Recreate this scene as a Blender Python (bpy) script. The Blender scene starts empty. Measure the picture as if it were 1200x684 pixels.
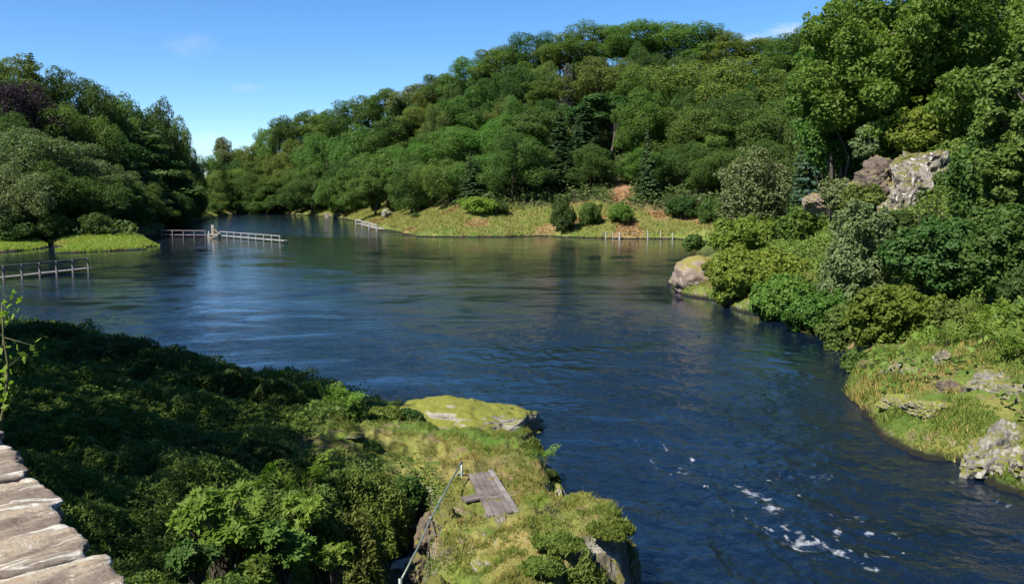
import bpy, bmesh, math, random
import numpy as np
from mathutils import Vector, Matrix, noise as mnoise

random.seed(7)
rng = np.random.default_rng(7)
C = bpy.context.scene.collection
sc = bpy.context.scene
R = math.radians

# ------------------------------------------------------------------ camera geometry
CAM_H, PITCH, F = 7.0, math.atan(117 / 1000), 1000.0
cp, sp = math.cos(PITCH), math.sin(PITCH)

def ray(px, py):
    a, b = (px - 600) / F, (342 - py) / F
    return (a, cp + b * sp, -sp + b * cp)

def PZ(px, py, z=0.0):
    d = ray(px, py); t = (z - CAM_H) / d[2]
    return (d[0] * t, d[1] * t, z)

def PY(px, py, Y):
    d = ray(px, py); t = Y / d[1]
    return (d[0] * t, Y, CAM_H + d[2] * t)

def proj(x, y, z):
    z = z - CAM_H
    dep = y * cp - z * sp
    return 600 + F * x / dep, 342 - F * (y * sp + z * cp) / dep

cam_d = bpy.data.cameras.new('camera'); cam = bpy.data.objects.new('camera', cam_d); C.objects.link(cam)
cam.location = (0, 0, CAM_H); cam.rotation_euler = (math.pi / 2 - PITCH, 0, 0)
cam_d.sensor_width = 36; cam_d.lens = 30; cam_d.clip_start = 0.05; cam_d.clip_end = 9000
sc.camera = cam

# ------------------------------------------------------------------ tiny numpy noise
def _h(ix, iy, s):
    n = (ix.astype(np.int64) * 374761393 + iy.astype(np.int64) * 668265263 + s * 982451653) & 0xffffffff
    n = ((n ^ (n >> 13)) * 1274126177) & 0xffffffff
    n = n ^ (n >> 16)
    return (n & 0xffffff) / float(0xffffff)

def vnoise(x, y, s=0):
    ix, iy = np.floor(x), np.floor(y)
    fx, fy = x - ix, y - iy
    fx = fx * fx * (3 - 2 * fx); fy = fy * fy * (3 - 2 * fy)
    a, b = _h(ix, iy, s), _h(ix + 1, iy, s)
    c, d = _h(ix, iy + 1, s), _h(ix + 1, iy + 1, s)
    return (a + (b - a) * fx) * (1 - fy) + (c + (d - c) * fx) * fy

def fbm(x, y, s=0, o=4):
    t, a, n = 0, .5, 0
    for k in range(o):
        t = t + a * vnoise(x * 2 ** k, y * 2 ** k, s + k * 17); n += a; a *= .5
    return t / n

def sstep(a, b, x):
    t = np.clip((x - a) / (b - a), 0, 1)
    return t * t * (3 - 2 * t)

# ------------------------------------------------------------------ object helpers
def tag(o, label=None, cat=None, group=None, kind=None):
    if label: o['label'] = label
    if cat: o['category'] = cat
    if group: o['group'] = group
    if kind: o['kind'] = kind
    return o

def empty(name, loc=(0, 0, 0), rz=0):
    o = bpy.data.objects.new(name, None); C.objects.link(o)
    o.empty_display_size = .2; o.location = loc; o.rotation_euler = (0, 0, rz)
    return o

def link(name, me, mat, parent=None, loc=None):
    o = bpy.data.objects.new(name, me); C.objects.link(o)
    if mat and not me.materials: me.materials.append(mat)
    if parent: o.parent = parent
    if loc is not None: o.location = loc
    return o

def np_mesh(name, v, f, smooth=False):
    """v (N,3); f (M,k) all faces with k corners"""
    me = bpy.data.meshes.new(name)
    v = np.asarray(v, np.float32); f = np.asarray(f, np.int32)
    m, k = f.shape
    me.vertices.add(len(v)); me.vertices.foreach_set('co', v.ravel())
    me.loops.add(m * k); me.loops.foreach_set('vertex_index', f.ravel())
    me.polygons.add(m); me.polygons.foreach_set('loop_start', np.arange(0, m * k, k, dtype=np.int32))
    me.polygons.foreach_set('use_smooth', np.full(m, smooth))
    me.update(calc_edges=True)
    return me

class MB:
    """collects boxes, bars and tubes into one mesh"""
    def __init__(s): s.v = []; s.f = []
    def add(s, v, f):
        n = len(s.v); s.v += [tuple(p) for p in v]; s.f += [tuple(i + n for i in q) for q in f]
    def box(s, c, d, rz=0, m=None):
        M = m or Matrix.Rotation(rz, 3, 'Z'); c = Vector(c)
        pts = [c + M @ Vector((x * d[0] / 2, y * d[1] / 2, z * d[2] / 2)) for x in (-1, 1) for y in (-1, 1) for z in (-1, 1)]
        s.add(pts, [(0, 1, 3, 2), (4, 6, 7, 5), (0, 4, 5, 1), (2, 3, 7, 6), (0, 2, 6, 4), (1, 5, 7, 3)])
    def bar(s, a, b, w, h=None):
        a, b = Vector(a), Vector(b); d = b - a; L = d.length; h = h or w
        q = d.to_track_quat('Y', 'Z').to_matrix()
        s.box((a + b) / 2, (w, L, h), m=q)
    def tube(s, pts, rad, seg=6, cap=True):
        pts = [Vector(p) for p in pts]
        if not hasattr(rad, '__len__'): rad = [rad] * len(pts)
        rings = []
        for i, p in enumerate(pts):
            d = (pts[min(i + 1, len(pts) - 1)] - pts[max(i - 1, 0)]).normalized()
            x = d.orthogonal().normalized() if i == 0 else (x - d * x.dot(d)).normalized()
            y = d.cross(x)
            rings.append([p + (x * math.cos(2 * math.pi * k / seg) + y * math.sin(2 * math.pi * k / seg)) * rad[i] for k in range(seg)])
        v = [p for r in rings for p in r]; f = []
        for i in range(len(pts) - 1):
            for k in range(seg):
                f.append((i * seg + k, i * seg + (k + 1) % seg, (i + 1) * seg + (k + 1) % seg, (i + 1) * seg + k))
        if cap:
            f.append(tuple(reversed(range(seg)))); f.append(tuple((len(pts) - 1) * seg + k for k in range(seg)))
        s.add(v, f)
    def mesh(s, name, smooth=False, bevel=0):
        me = bpy.data.meshes.new(name); me.from_pydata(s.v, [], s.f); me.update()
        if bevel:
            bm = bmesh.new(); bm.from_mesh(me)
            bmesh.ops.bevel(bm, geom=bm.edges[:], offset=bevel, segments=2, affect='EDGES', profile=.6)
            bm.to_mesh(me); bm.free()
        if smooth: me.polygons.foreach_set('use_smooth', [True] * len(me.polygons))
        return me
    def build(s, name, mat, parent=None, smooth=False, bevel=0):
        return link(name, s.mesh(name, smooth, bevel), mat, parent)

# ------------------------------------------------------------------ materials
def new_mat(name):
    m = bpy.data.materials.new(name); m.use_nodes = True
    nt = m.node_tree; nt.nodes.clear()
    out = nt.nodes.new('ShaderNodeOutputMaterial')
    return m, nt, out

def N(nt, t, **kw):
    n = nt.nodes.new(t)
    for k, v in kw.items():
        if k in n.inputs.keys() if hasattr(n, 'inputs') else False: n.inputs[k].default_value = v
        else: setattr(n, k, v)
    return n

def noise_n(nt, scale, detail=4, rough=.55, vec=None, dist=0):
    n = nt.nodes.new('ShaderNodeTexNoise'); n.inputs['Scale'].default_value = scale
    n.inputs['Detail'].default_value = detail; n.inputs['Roughness'].default_value = rough
    n.inputs['Distortion'].default_value = dist
    if vec: nt.links.new(vec, n.inputs['Vector'])
    return n.outputs['Fac']

def ramp_n(nt, fac, stops):
    r = nt.nodes.new('ShaderNodeValToRGB'); e = r.color_ramp.elements
    while len(e) < len(stops): e.new(.5)
    for i, (p, c) in enumerate(stops):
        e[i].position = p; e[i].color = (*c, 1) if len(c) == 3 else c
    nt.links.new(fac, r.inputs['Fac']); return r.outputs['Color']

def mix_n(nt, fac, a, b, mode='MIX'):
    m = nt.nodes.new('ShaderNodeMix'); m.data_type = 'RGBA'; m.blend_type = mode
    for sock, v in ((m.inputs[0], fac), (m.inputs[6], a), (m.inputs[7], b)):
        if isinstance(v, (int, float)): sock.default_value = v
        elif isinstance(v, tuple): sock.default_value = (*v, 1) if len(v) == 3 else v
        else: nt.links.new(v, sock)
    return m.outputs[2]

def math_n(nt, op, a, b=None, clamp=False):
    m = nt.nodes.new('ShaderNodeMath'); m.operation = op; m.use_clamp = clamp
    for i, v in enumerate((a, b)):
        if v is None: continue
        if isinstance(v, (int, float)): m.inputs[i].default_value = v
        else: nt.links.new(v, m.inputs[i])
    return m.outputs[0]

def maprange(nt, v, a, b, c=0., d=1.):
    m = nt.nodes.new('ShaderNodeMapRange'); nt.links.new(v, m.inputs[0])
    for i, q in enumerate((a, b, c, d)): m.inputs[i + 1].default_value = q
    return m.outputs[0]

def objco(nt): return nt.nodes.new('ShaderNodeTexCoord').outputs['Object']

def leaf_mat(name, c1, c2, trans=.3, objvar=.2):
    trans = min(.5, trans + .12)
    m, nt, out = new_mat(name)
    isl = nt.nodes.new('ShaderNodeNewGeometry').outputs['Random Per Island']
    col = mix_n(nt, isl, c1, c2)
    oi = nt.nodes.new('ShaderNodeObjectInfo').outputs['Random']
    hs = nt.nodes.new('ShaderNodeHueSaturation')
    nt.links.new(maprange(nt, oi, 0, 1, .5 - .03 * objvar / .25, .5 + .025 * objvar / .25), hs.inputs['Hue'])
    oi2 = math_n(nt, 'FRACT', math_n(nt, 'MULTIPLY', oi, 7.31))
    nt.links.new(maprange(nt, oi2, 0, 1, 1 - objvar, 1 + objvar), hs.inputs['Value'])
    nt.links.new(col, hs.inputs['Color']); col = hs.outputs['Color']
    p = nt.nodes.new('ShaderNodeBsdfPrincipled'); p.inputs['Roughness'].default_value = .55
    p.inputs['Specular IOR Level'].default_value = .15
    nt.links.new(col, p.inputs['Base Color'])
    t = nt.nodes.new('ShaderNodeBsdfTranslucent')
    nt.links.new(mix_n(nt, 1.0, col, (1.0, 1.25, .55), 'MULTIPLY'), t.inputs['Color'])
    ms = nt.nodes.new('ShaderNodeMixShader'); ms.inputs[0].default_value = trans
    nt.links.new(p.outputs[0], ms.inputs[1]); nt.links.new(t.outputs[0], ms.inputs[2])
    nt.links.new(ms.outputs[0], out.inputs['Surface'])
    return m

def simple_mat(name, stops, scale=4, rough=.8, bump=.3, detail=6, spec=.3, stretch=None, metal=0, bscale=None):
    m, nt, out = new_mat(name)
    co = objco(nt)
    if stretch:
        mp = nt.nodes.new('ShaderNodeMapping'); mp.inputs['Scale'].default_value = stretch
        nt.links.new(co, mp.inputs['Vector']); co = mp.outputs[0]
    fac = noise_n(nt, scale, detail, .6, co)
    col = ramp_n(nt, fac, stops)
    p = nt.nodes.new('ShaderNodeBsdfPrincipled'); p.inputs['Roughness'].default_value = rough
    p.inputs['Specular IOR Level'].default_value = spec; p.inputs['Metallic'].default_value = metal
    nt.links.new(col, p.inputs['Base Color'])
    if bump:
        b = nt.nodes.new('ShaderNodeBump'); b.inputs['Strength'].default_value = bump; b.inputs['Distance'].default_value = .03
        nt.links.new(noise_n(nt, (bscale or scale * 3), 6, .65, co), b.inputs['Height']); nt.links.new(b.outputs[0], p.inputs['Normal'])
    nt.links.new(p.outputs[0], out.inputs['Surface'])
    return m

def rock_mat(name, base, dark, moss1, moss2, mossamt=.5, scale=2.0, lichen=(.55, .54, .48), lich=.62):
    """bare stone with lichen patches, moss where the face points up"""
    m, nt, out = new_mat(name)
    co = objco(nt)
    stone = ramp_n(nt, noise_n(nt, scale * 1.6, 8, .65, co), [(.3, dark), (.55, base), (.75, tuple(min(1, c * 1.25) for c in base))])
    lf = maprange(nt, noise_n(nt, scale * 2.7, 8, .7, co, .6), lich, lich + .05)
    stone = mix_n(nt, lf, stone, lichen)
    crack = maprange(nt, noise_n(nt, scale * 5, 8, .75, co, 1.5), .36, .42, .25, 1.0)
    stone = mix_n(nt, crack, dark, stone)
    nz = nt.nodes.new('ShaderNodeSeparateXYZ'); nt.links.new(nt.nodes.new('ShaderNodeNewGeometry').outputs['Normal'], nz.inputs[0])
    mf = math_n(nt, 'ADD', math_n(nt, 'MULTIPLY', nz.outputs[2], .75), math_n(nt, 'MULTIPLY', noise_n(nt, scale * 1.3, 7, .65, co), 1.0))
    lo = 1.25 - mossamt
    mf = maprange(nt, mf, lo, lo + .15)
    mosscol = ramp_n(nt, noise_n(nt, scale * 6, 6, .7, co), [(.3, moss1), (.7, moss2)])
    col = mix_n(nt, mf, stone, mosscol)
    p = nt.nodes.new('ShaderNodeBsdfPrincipled'); p.inputs['Roughness'].default_value = .9
    p.inputs['Specular IOR Level'].default_value = .2
    nt.links.new(col, p.inputs['Base Color'])
    b = nt.nodes.new('ShaderNodeBump'); b.inputs['Strength'].default_value = .7; b.inputs['Distance'].default_value = .06
    nt.links.new(noise_n(nt, scale * 5, 9, .7, co), b.inputs['Height']); nt.links.new(b.outputs[0], p.inputs['Normal'])
    nt.links.new(p.outputs[0], out.inputs['Surface'])
    return m

LEAF = {
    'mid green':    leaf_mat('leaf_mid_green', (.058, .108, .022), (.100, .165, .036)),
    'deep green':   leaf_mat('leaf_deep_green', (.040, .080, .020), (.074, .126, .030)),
    'olive green':  leaf_mat('leaf_olive', (.085, .120, .025), (.138, .172, .040)),
    'bright green': leaf_mat('leaf_bright', (.065, .130, .022), (.115, .195, .036), .35),
    'grey-green':   leaf_mat('leaf_grey_green', (.100, .132, .052), (.160, .195, .085)),
    'dark copper':  leaf_mat('leaf_copper', (.016, .010, .016), (.032, .019, .026), .15, .1),
    'dark needled': leaf_mat('needle_dark', (.028, .062, .023), (.055, .098, .036), .15),
    'blue-green':   leaf_mat('needle_blue', (.050, .100, .070), (.085, .150, .105), .15, .1),
    'bare grey':    leaf_mat('twig_grey', (.10, .095, .085), (.16, .15, .13), .1, .1),
    'yellow-green': leaf_mat('leaf_yellow_green', (.105, .150, .024), (.170, .225, .038), .38),
    'lime':         leaf_mat('leaf_lime', (.13, .19, .025), (.20, .27, .04), .42, .1),
    'fern':         leaf_mat('leaf_fern', (.105, .175, .024), (.190, .275, .045), .38, .15),
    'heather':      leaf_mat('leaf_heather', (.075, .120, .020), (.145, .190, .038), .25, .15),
    'rust':         leaf_mat('leaf_rust', (.16, .075, .028), (.26, .13, .05), .25, .15),
    'bank cover':   leaf_mat('leaf_bank_cover', (.052, .094, .017), (.120, .170, .033), .25, .05),
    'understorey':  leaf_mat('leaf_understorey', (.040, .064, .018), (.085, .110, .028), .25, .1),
    'reed':         leaf_mat('leaf_reed', (.18, .26, .04), (.28, .35, .07), .3, .1),
    'grass':        leaf_mat('blade_grass', (.095, .145, .024), (.185, .215, .045), .3, .05),
    'dry grass':    leaf_mat('blade_dry', (.22, .18, .05), (.36, .29, .10), .3, .05),
    'bank grass':   leaf_mat('blade_bank', (.20, .205, .052), (.34, .30, .105), .3, .05),
}
BARK = simple_mat('bark', [(.3, (.045, .035, .026)), (.7, (.12, .10, .08))], 5, .9, .6)
BARK_PALE = simple_mat('bark_pale', [(.3, (.12, .11, .09)), (.7, (.26, .24, .21))], 5, .9, .5)
STEM = simple_mat('green_stem', [(.3, (.06, .06, .025)), (.7, (.12, .11, .05))], 9, .8, .2)
WOOD_GREY = simple_mat('weathered_wood', [(.3, (.085, .080, .074)), (.7, (.165, .158, .15))], 3, .85, .4, stretch=(1, 1, 1))
WOOD_PALE = simple_mat('pale_wood', [(.3, (.20, .195, .185)), (.7, (.33, .32, .305))], 3, .8, .3)
WOOD_TAN = simple_mat('tan_wood', [(.3, (.22, .18, .135)), (.7, (.34, .29, .23))], 3, .85, .3)
WOOD_DARK = simple_mat('dark_wood', [(.3, (.10, .08, .08)), (.7, (.19, .16, .15))], 3, .85, .3)
WHITE = simple_mat('white_paint', [(.3, (.26, .27, .25)), (.7, (.38, .39, .36))], 3, .6, .1)
GALV = simple_mat('galvanised_steel', [(.3, (.12, .15, .13)), (.7, (.24, .28, .25))], 12, .5, .1, metal=.45, spec=.5)
PLANK = simple_mat('ramp_plank', [(.30, (.05, .040, .036)), (.5, (.115, .096, .088)), (.72, (.20, .175, .16))], 2.2, .85, .5, detail=9)
PLANK_PALE = simple_mat('ramp_plank_pale', [(.3, (.10, .085, .08)), (.7, (.22, .20, .185))], 3, .85, .4, detail=9)

# ------------------------------------------------------------------ shoreline (the water's outline, walked round once)
def W(px, py): return PZ(px, py, 0)[:2]
WATER = ([(14.5, -60), (13.2, 8)] + [W(*p) for p in [(1230, 592), (1200, 583), (1165, 570), (1125, 545), (1065, 532), (1030, 508), (1008, 482), (985, 462), (994, 440), (1000, 425), (978, 402), (930, 377), (860, 364), (835, 352), (800, 346), (788, 337)]]
         + [(11.9, 66), (15.5, 76), (21, 90), (28, 108), (31, 124)]
         + [W(*p) for p in [(836, 284), (790, 280), (720, 280), (640, 277), (560, 278), (490, 277.5), (452, 269), (432, 264), (408, 257), (386, 254), (352, 251.5), (322, 250), (285, 249.5), (265, 252), (238, 259), (212, 263), (194, 268), (184, 275), (160, 280), (176, 284), (188, 288), (168, 292), (120, 295), (66, 297), (64, 294), (78, 290), (52, 287), (58, 289.5), (38, 293), (0, 295.5)]]
         + [(-78, 95), (-95, 88), (-96, 66), (-75, 48), (-45, 40), (-30, 37), (-21, 35), (-13.5, 30.5), (-8.5, 27), (-5, 25.6), (-3.6, 26.2), (-1.5, 26.9), (.35, 26.3), (.85, 24.8), (.4, 23.4), (-.05, 22.3), (.55, 21.0), (1.0, 19.0), (.95, 17.0), (1.35, 16.0), (1.95, 15.7), (2.2, 15.0), (2.12, 14.2), (1.75, 13.6), (1.35, 13.3), (1.05, 12.6), (.9, 11), (.6, 9.9), (-.8, 9.6), (-1.45, 11.5), (-1.55, 14), (-1.6, 16.6), (-2.0, 17.4), (-2.5, 17.2), (-2.95, 16), (-3.1, 13), (-2.7, 9), (-.5, 6.5), (1.2, 3), (1.5, -60)])
WP = np.array(WATER)

def shore(x, y):
    """signed distance to the water's edge, positive on land"""
    x = np.asarray(x, float); y = np.asarray(y, float)
    d2 = np.full(x.shape, 1e18); inside = np.zeros(x.shape, bool)
    n = len(WP)
    for i in range(n):
        ax, ay = WP[i]; bx, by = WP[(i + 1) % n]
        ex, ey = bx - ax, by - ay
        t = np.clip(((x - ax) * ex + (y - ay) * ey) / (ex * ex + ey * ey + 1e-12), 0, 1)
        d2 = np.minimum(d2, (x - ax - t * ex) ** 2 + (y - ay - t * ey) ** 2)
        if ay != by:
            c = (ay > y) != (by > y)
            inside ^= c & (x < ex * (y - ay) / (by - ay) + ax)
    d = np.sqrt(d2)
    return np.where(inside, -d, d)

# hills: for every bearing (as a column of the photo) where the shore is, where the ridge is and how high its tree tops stand
COLS = np.array([  # px, shore distance, ridge distance, skyline py
    (-900, 100, 160, 90), (-300, 98, 160, 75), (-100, 100, 162, 66), (0, 104, 165, 65), (50, 108, 168, 64), (100, 113, 175, 88), (150, 128, 190, 110),
    (190, 150, 205, 128), (215, 172, 222, 158), (230, 195, 240, 186), (242, 228, 290, 200), (265, 255, 335, 186), (285, 275, 335, 178), (320, 275, 325, 152), (352, 262, 315, 138),
    (400, 225, 300, 126), (432, 182, 290, 112), (470, 150, 280, 101), (540, 138, 268, 78), (620, 138, 252, 46), (700, 134, 242, 32), (740, 133, 238, 26), (820, 130, 232, 30),
    (900, 128, 228, 46), (980, 128, 224, 30), (1200, 128, 222, 30), (2200, 128, 222, 60)], float)

def hill_cols(px):
    return [np.interp(px, COLS[:, 0], COLS[:, k]) for k in (1, 2, 3)]

CTRL = np.array([  # the near left bank: x, y, height of the ground
    (.3, 13, 1.1), (1.4, 14.8, 1.5), (1.75, 13.6, 1.5), (.8, 14.4, 1.35), (.8, 11, 1.2), (.4, 16.5, .98), (-.6, 14, .9), (-1.2, 13, .55), (-.8, 16.5, .95), (-.9, 11, .6), (-1.3, 16.6, .8),
    (-4.5, 20, 1.35), (-2, 20, 1.0), (-1, 21, .95), (0, 20, .9), (.3, 18.5, .85), (-2.5, 22, .95), (-1, 18.5, .95), (-2.5, 18.6, 1.0), (-3, 24, .75), (-1, 25, .2), (-1.4, 23.3, .15), (-.5, 23.4, .12), (-2.2, 23.1, .45), (.2, 24.5, .25), (-2, 25.5, .45), (.4, 21, .8),
    (-3.6, 16, 1.25), (-3.9, 12, 1.5), (-4, 9, 2.2), (-3.2, 6, 2.6), (-6, 15, 1.9), (-8, 12, 2.8), (-7, 20, 1.7), (-10, 18, 2.4), (-6.5, 23, 1.35), (-10, 25, 1.5),
    (-15, 27, 1.7), (-14, 20, 2.7), (-20, 28, 2.0), (-25, 30, 2.2), (-20, 18, 3.5), (-30, 20, 4), (-8, 6, 3.5), (-14, 8, 4), (-5, 3, 3.2), (-2, 1, 3), (-10, -5, 4), (0, -10, 3), (-30, -10, 5), (-40, 30, 3)])

def height(x, y):
    x = np.asarray(x, float); y = np.asarray(y, float)
    sd = shore(x, y)
    yy = np.maximum(y, 1.0)
    px = 600 + F * np.clip(x / yy, -1.5, 1.6) / cp
    D = np.hypot(x, y) * np.where(y > 0, y / np.maximum(np.hypot(x, y), 1e-6), 1)
    # far hills
    Ds, Rr, ys = hill_cols(px)
    zr = np.maximum(7 + Rr * (225 - ys) / F - 13.5, 3.2)
    t = np.clip((D - Ds) / (Rr - Ds), 0, 2.5)
    ramp = np.where(t < 1, np.clip(t, 0, 1) ** 1.6, 1 + (t - 1) * .06)
    T_h = np.minimum(.55 + .27 * np.maximum(sd, 0), 4.6) + np.maximum(zr - 4.6, 0) * ramp * sstep(6, 22, sd)
    T_h = T_h + (fbm(x / 9, y / 9, 3) - .5) * np.clip(sd * .12, 0, 2.2)
    low = sstep(150, 232, px) * (1 - sstep(240, 262, px))          # the low spit at the foot of the left hill
    flat = .35 + .05 * np.maximum(sd, 0)
    strip = (px < 196) & (D < 122) & (D > 85)
    T_h = np.where(strip, np.minimum(T_h, flat + np.clip(D - 108, 0, 60) * .14), T_h)
    # right bank
    s = np.maximum(sd, 0)
    steep = np.interp(s, [0, 1, 3, 6, 9, 14, 22, 34, 60], [.25, .8, 1.25, 2.4, 5.6, 8.6, 12.5, 16, 20])
    gentle = np.interp(s, [0, 2, 6, 20, 60], [.4, 1.3, 2.3, 4.2, 9])
    q = sstep(935, 1050, px)
    T_r = gentle * (1 - q) + steep * q + (fbm(x / 4, y / 4, 9) - .5) * np.clip(s * .25, 0, 1.2) + (fbm(x * 1.1, y * 1.1, 31) - .5) * np.clip(s, 0, .55)
    # near left bank: inverse-distance blend of the surveyed heights
    near = (x < 6) & (y < 42)
    T_n = np.full(x.shape, 3.0)
    if near.any():
        xn, yn = x[near], y[near]
        wsum = 0; z = 0
        for cx, cy, cz in CTRL:
            w = 1 / ((xn - cx) ** 2 + (yn - cy) ** 2 + .25) ** 1.7
            wsum = wsum + w; z = z + w * cz
        T_n[near] = z / wsum + (fbm(xn * .9, yn * .9, 5) - .5) * .34 + (np.abs(fbm(xn * 1.7, yn * 1.7, 15) - .5) * -1.1 + .12) * .55 + (fbm(xn * 4.5, yn * 4.5, 6) - .5) * .2
    right = (x >= 6) & (y < 128) & (px > 770)
    T = np.where(near, T_n, np.where(right, np.where(y > 90, np.maximum(T_r, T_h * sstep(95, 128, y)), T_r), T_h))
    w = np.where(near, .42, np.where(right, .9, 1.6))
    sdw = sd + np.where(near, (fbm(x * 1.6, y * 1.6, 12) - .5) * .35, np.where(right, (fbm(x * .9, y * .9, 13) - .5) * .9, (fbm(x / 4, y / 4, 14, 3) - .5) * 3.2))
    land = np.clip(sdw / w, 0, 1)
    land = land * (2 - land)
    h = np.where(sdw > 0, .02 + (T - .02) * land, -np.minimum(.35 + .5 * -sdw, 2.0))
    return h

def hz(x, y): return float(height(np.array([x]), np.array([y]))[0])

# ------------------------------------------------------------------ ground
def build_ground():
    az = np.concatenate([np.linspace(-180, -42, 70, endpoint=False), np.linspace(-42, 42, 1000, endpoint=False), np.linspace(42, 180, 70, endpoint=False)])
    az = np.radians(az)
    rr = np.concatenate([[.3, .7, 1.1], np.geomspace(1.6, 40, 330, endpoint=False), np.geomspace(40, 420, 260, endpoint=False), np.geomspace(420, 3500, 25)])
    A, Rd = np.meshgrid(az, rr)
    x, y = np.sin(A) * Rd, np.cos(A) * Rd
    z = height(x.ravel(), y.ravel()).reshape(x.shape)
    n, m = A.shape
    v = np.stack([x, y, z], -1).reshape(-1, 3)
    i, j = np.meshgrid(np.arange(n - 1), np.arange(m), indexing='ij')
    j2 = (j + 1) % m
    f = np.stack([i * m + j, (i + 1) * m + j, (i + 1) * m + j2, i * m + j2], -1).reshape(-1, 4)[:, ::-1]
    me = np_mesh('ground', v, f, True)
    X, Y = v[:, 0], v[:, 1]
    sd = shore(X, Y)
    zone = np.zeros((len(v), 4), np.float32); zone[:, 3] = 1
    zone[:, 0], zone[:, 1] = zones(X, Y, sd)
    a = me.color_attributes.new('zone', 'FLOAT_COLOR', 'POINT'); a.data.foreach_set('color', zone.ravel())
    o = link('ground', me, ground_mat()); tag(o, kind='structure')
    return o

def zones(X, Y, sd):
    px = 600 + F * np.clip(X / np.maximum(Y, 1), -1.5, 1.6) / cp
    near = (X < 6) & (Y < 42); right = (X >= 6) & (Y < 90)
    shelf = sstep(-5.6, -3.9, X + .18 * (21 - Y) * (Y < 21)) * sstep(16.8, 18.2, Y) + sstep(-1.9, -1.3, X) * sstep(8, 10, Y)
    g_near = np.clip(shelf, 0, 1) * (1 - sstep(27.5, 28.5, Y))
    edge_w = np.interp(px, [230, 262, 300, 400, 440, 500, 600, 700, 820, 900], [6, 5, 5, 7, 13, 15, 13, 15, 13, 10])
    g_far = 1 - sstep(edge_w - 3, edge_w + 2, sd + (fbm(X / 5, Y / 5, 44) - .5) * 7)
    strip = (px < 200) & (Y < 112) & (Y > 85)
    g_far = np.where(px < 240, np.where(strip, 1.0, g_far * .5), g_far)
    g_right = (1 - sstep(3.5, 6, sd + (fbm(X / 2, Y / 2, 45) - .5) * 3)) * sstep(16, 18, Y) * .9
    g = np.where(near, g_near, np.where(right, g_right, g_far))
    br = np.clip(sstep(.56, .68, fbm(X / 6, Y / 6, 77)) * .7, 0, 1) * np.where(near, .5, 1)
    scree = np.exp(-(((px - 728) / 16) ** 2 + ((Y - 154) / 9) ** 2))   # the red-brown slip above the bank
    scree2 = np.exp(-(((px - 752) / 24) ** 2 + ((Y - 146) / 4) ** 2))
    br = np.clip(br + 1.3 * scree +   .4 * scree2, 0, 1)
    g = np.clip(np.maximum(g, 1.3 * scree), 0, 1)
    return g, br

def ground_mat():
    m, nt, out = new_mat('ground')
    co = objco(nt)
    at = nt.nodes.new('ShaderNodeAttribute'); at.attribute_name = 'zone'
    sep = nt.nodes.new('ShaderNodeSeparateColor'); nt.links.new(at.outputs['Color'], sep.inputs[0])
    n1 = noise_n(nt, 2.2, 8, .65, co); n2 = noise_n(nt, .35, 5, .6, co); n3 = noise_n(nt, 9, 6, .7, co)
    soil = ramp_n(nt, n1, [(.3, (.014, .016, .008)), (.6, (.032, .036, .014)), (.8, (.06, .05, .025))])
    n4 = noise_n(nt, 1.1, 7, .68, co)
    grass = ramp_n(nt, n2, [(.36, (.055, .105, .016)), (.52, (.105, .140, .025)), (.66, (.19, .175, .05))])
    grass = mix_n(nt, maprange(nt, n4, .54, .62), grass, ramp_n(nt, n1, [(.35, (.075, .055, .028)), (.6, (.17, .125, .07)), (.75, (.27, .24, .19))]))
    grass = mix_n(nt, maprange(nt, n4, .44, .36), grass, (.055, .105, .016))
    fine = ramp_n(nt, n3, [(.3, (.55, .55, .55)), (.7, (1.25, 1.25, 1.25))])
    grass = mix_n(nt, 1.0, grass, fine, 'MULTIPLY')
    rust = ramp_n(nt, n1, [(.3, (.12, .065, .03)), (.7, (.27, .17, .09))])
    gr = mix_n(nt, sep.outputs[1], grass, rust)
    col = mix_n(nt, math_n(nt, 'MULTIPLY', sep.outputs[0], 1.0, True), soil, gr)
    geo = nt.nodes.new('ShaderNodeNewGeometry')
    nz = nt.nodes.new('ShaderNodeSeparateXYZ'); nt.links.new(geo.outputs['Normal'], nz.inputs[0])
    rock = ramp_n(nt, noise_n(nt, 1.7, 9, .7, co), [(.3, (.05, .045, .035)), (.5, (.16, .145, .12)), (.62, (.33, .31, .27)), (.75, (.12, .12, .05))])
    steep = maprange(nt, math_n(nt, 'ADD', nz.outputs[2], math_n(nt, 'MULTIPLY', n1, .35)), .80, .68)
    steep = math_n(nt, 'MULTIPLY', steep, math_n(nt, 'MULTIPLY', sep.outputs[0], 1.0, True))
    col = mix_n(nt, steep, col, rock)
    pz = nt.nodes.new('ShaderNodeSeparateXYZ'); nt.links.new(geo.outputs['Position'], pz.inputs[0])
    wet = maprange(nt, math_n(nt, 'ADD', pz.outputs[2], math_n(nt, 'MULTIPLY', n1, .3)), .40, .24)
    col = mix_n(nt, wet, col, (.012, .012, .008))                  # peat stain along the waterline
    p = nt.nodes.new('ShaderNodeBsdfPrincipled'); p.inputs['Roughness'].default_value = .95; p.inputs['Specular IOR Level'].default_value = .15
    nt.links.new(col, p.inputs['Base Color'])
    b = nt.nodes.new('ShaderNodeBump'); b.inputs['Strength'].default_value = .6; b.inputs['Distance'].default_value = .08
    nt.links.new(noise_n(nt, 6, 9, .7, co), b.inputs['Height']); nt.links.new(b.outputs[0], p.inputs['Normal'])
    nt.links.new(p.outputs[0], out.inputs['Surface'])
    return m

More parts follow.
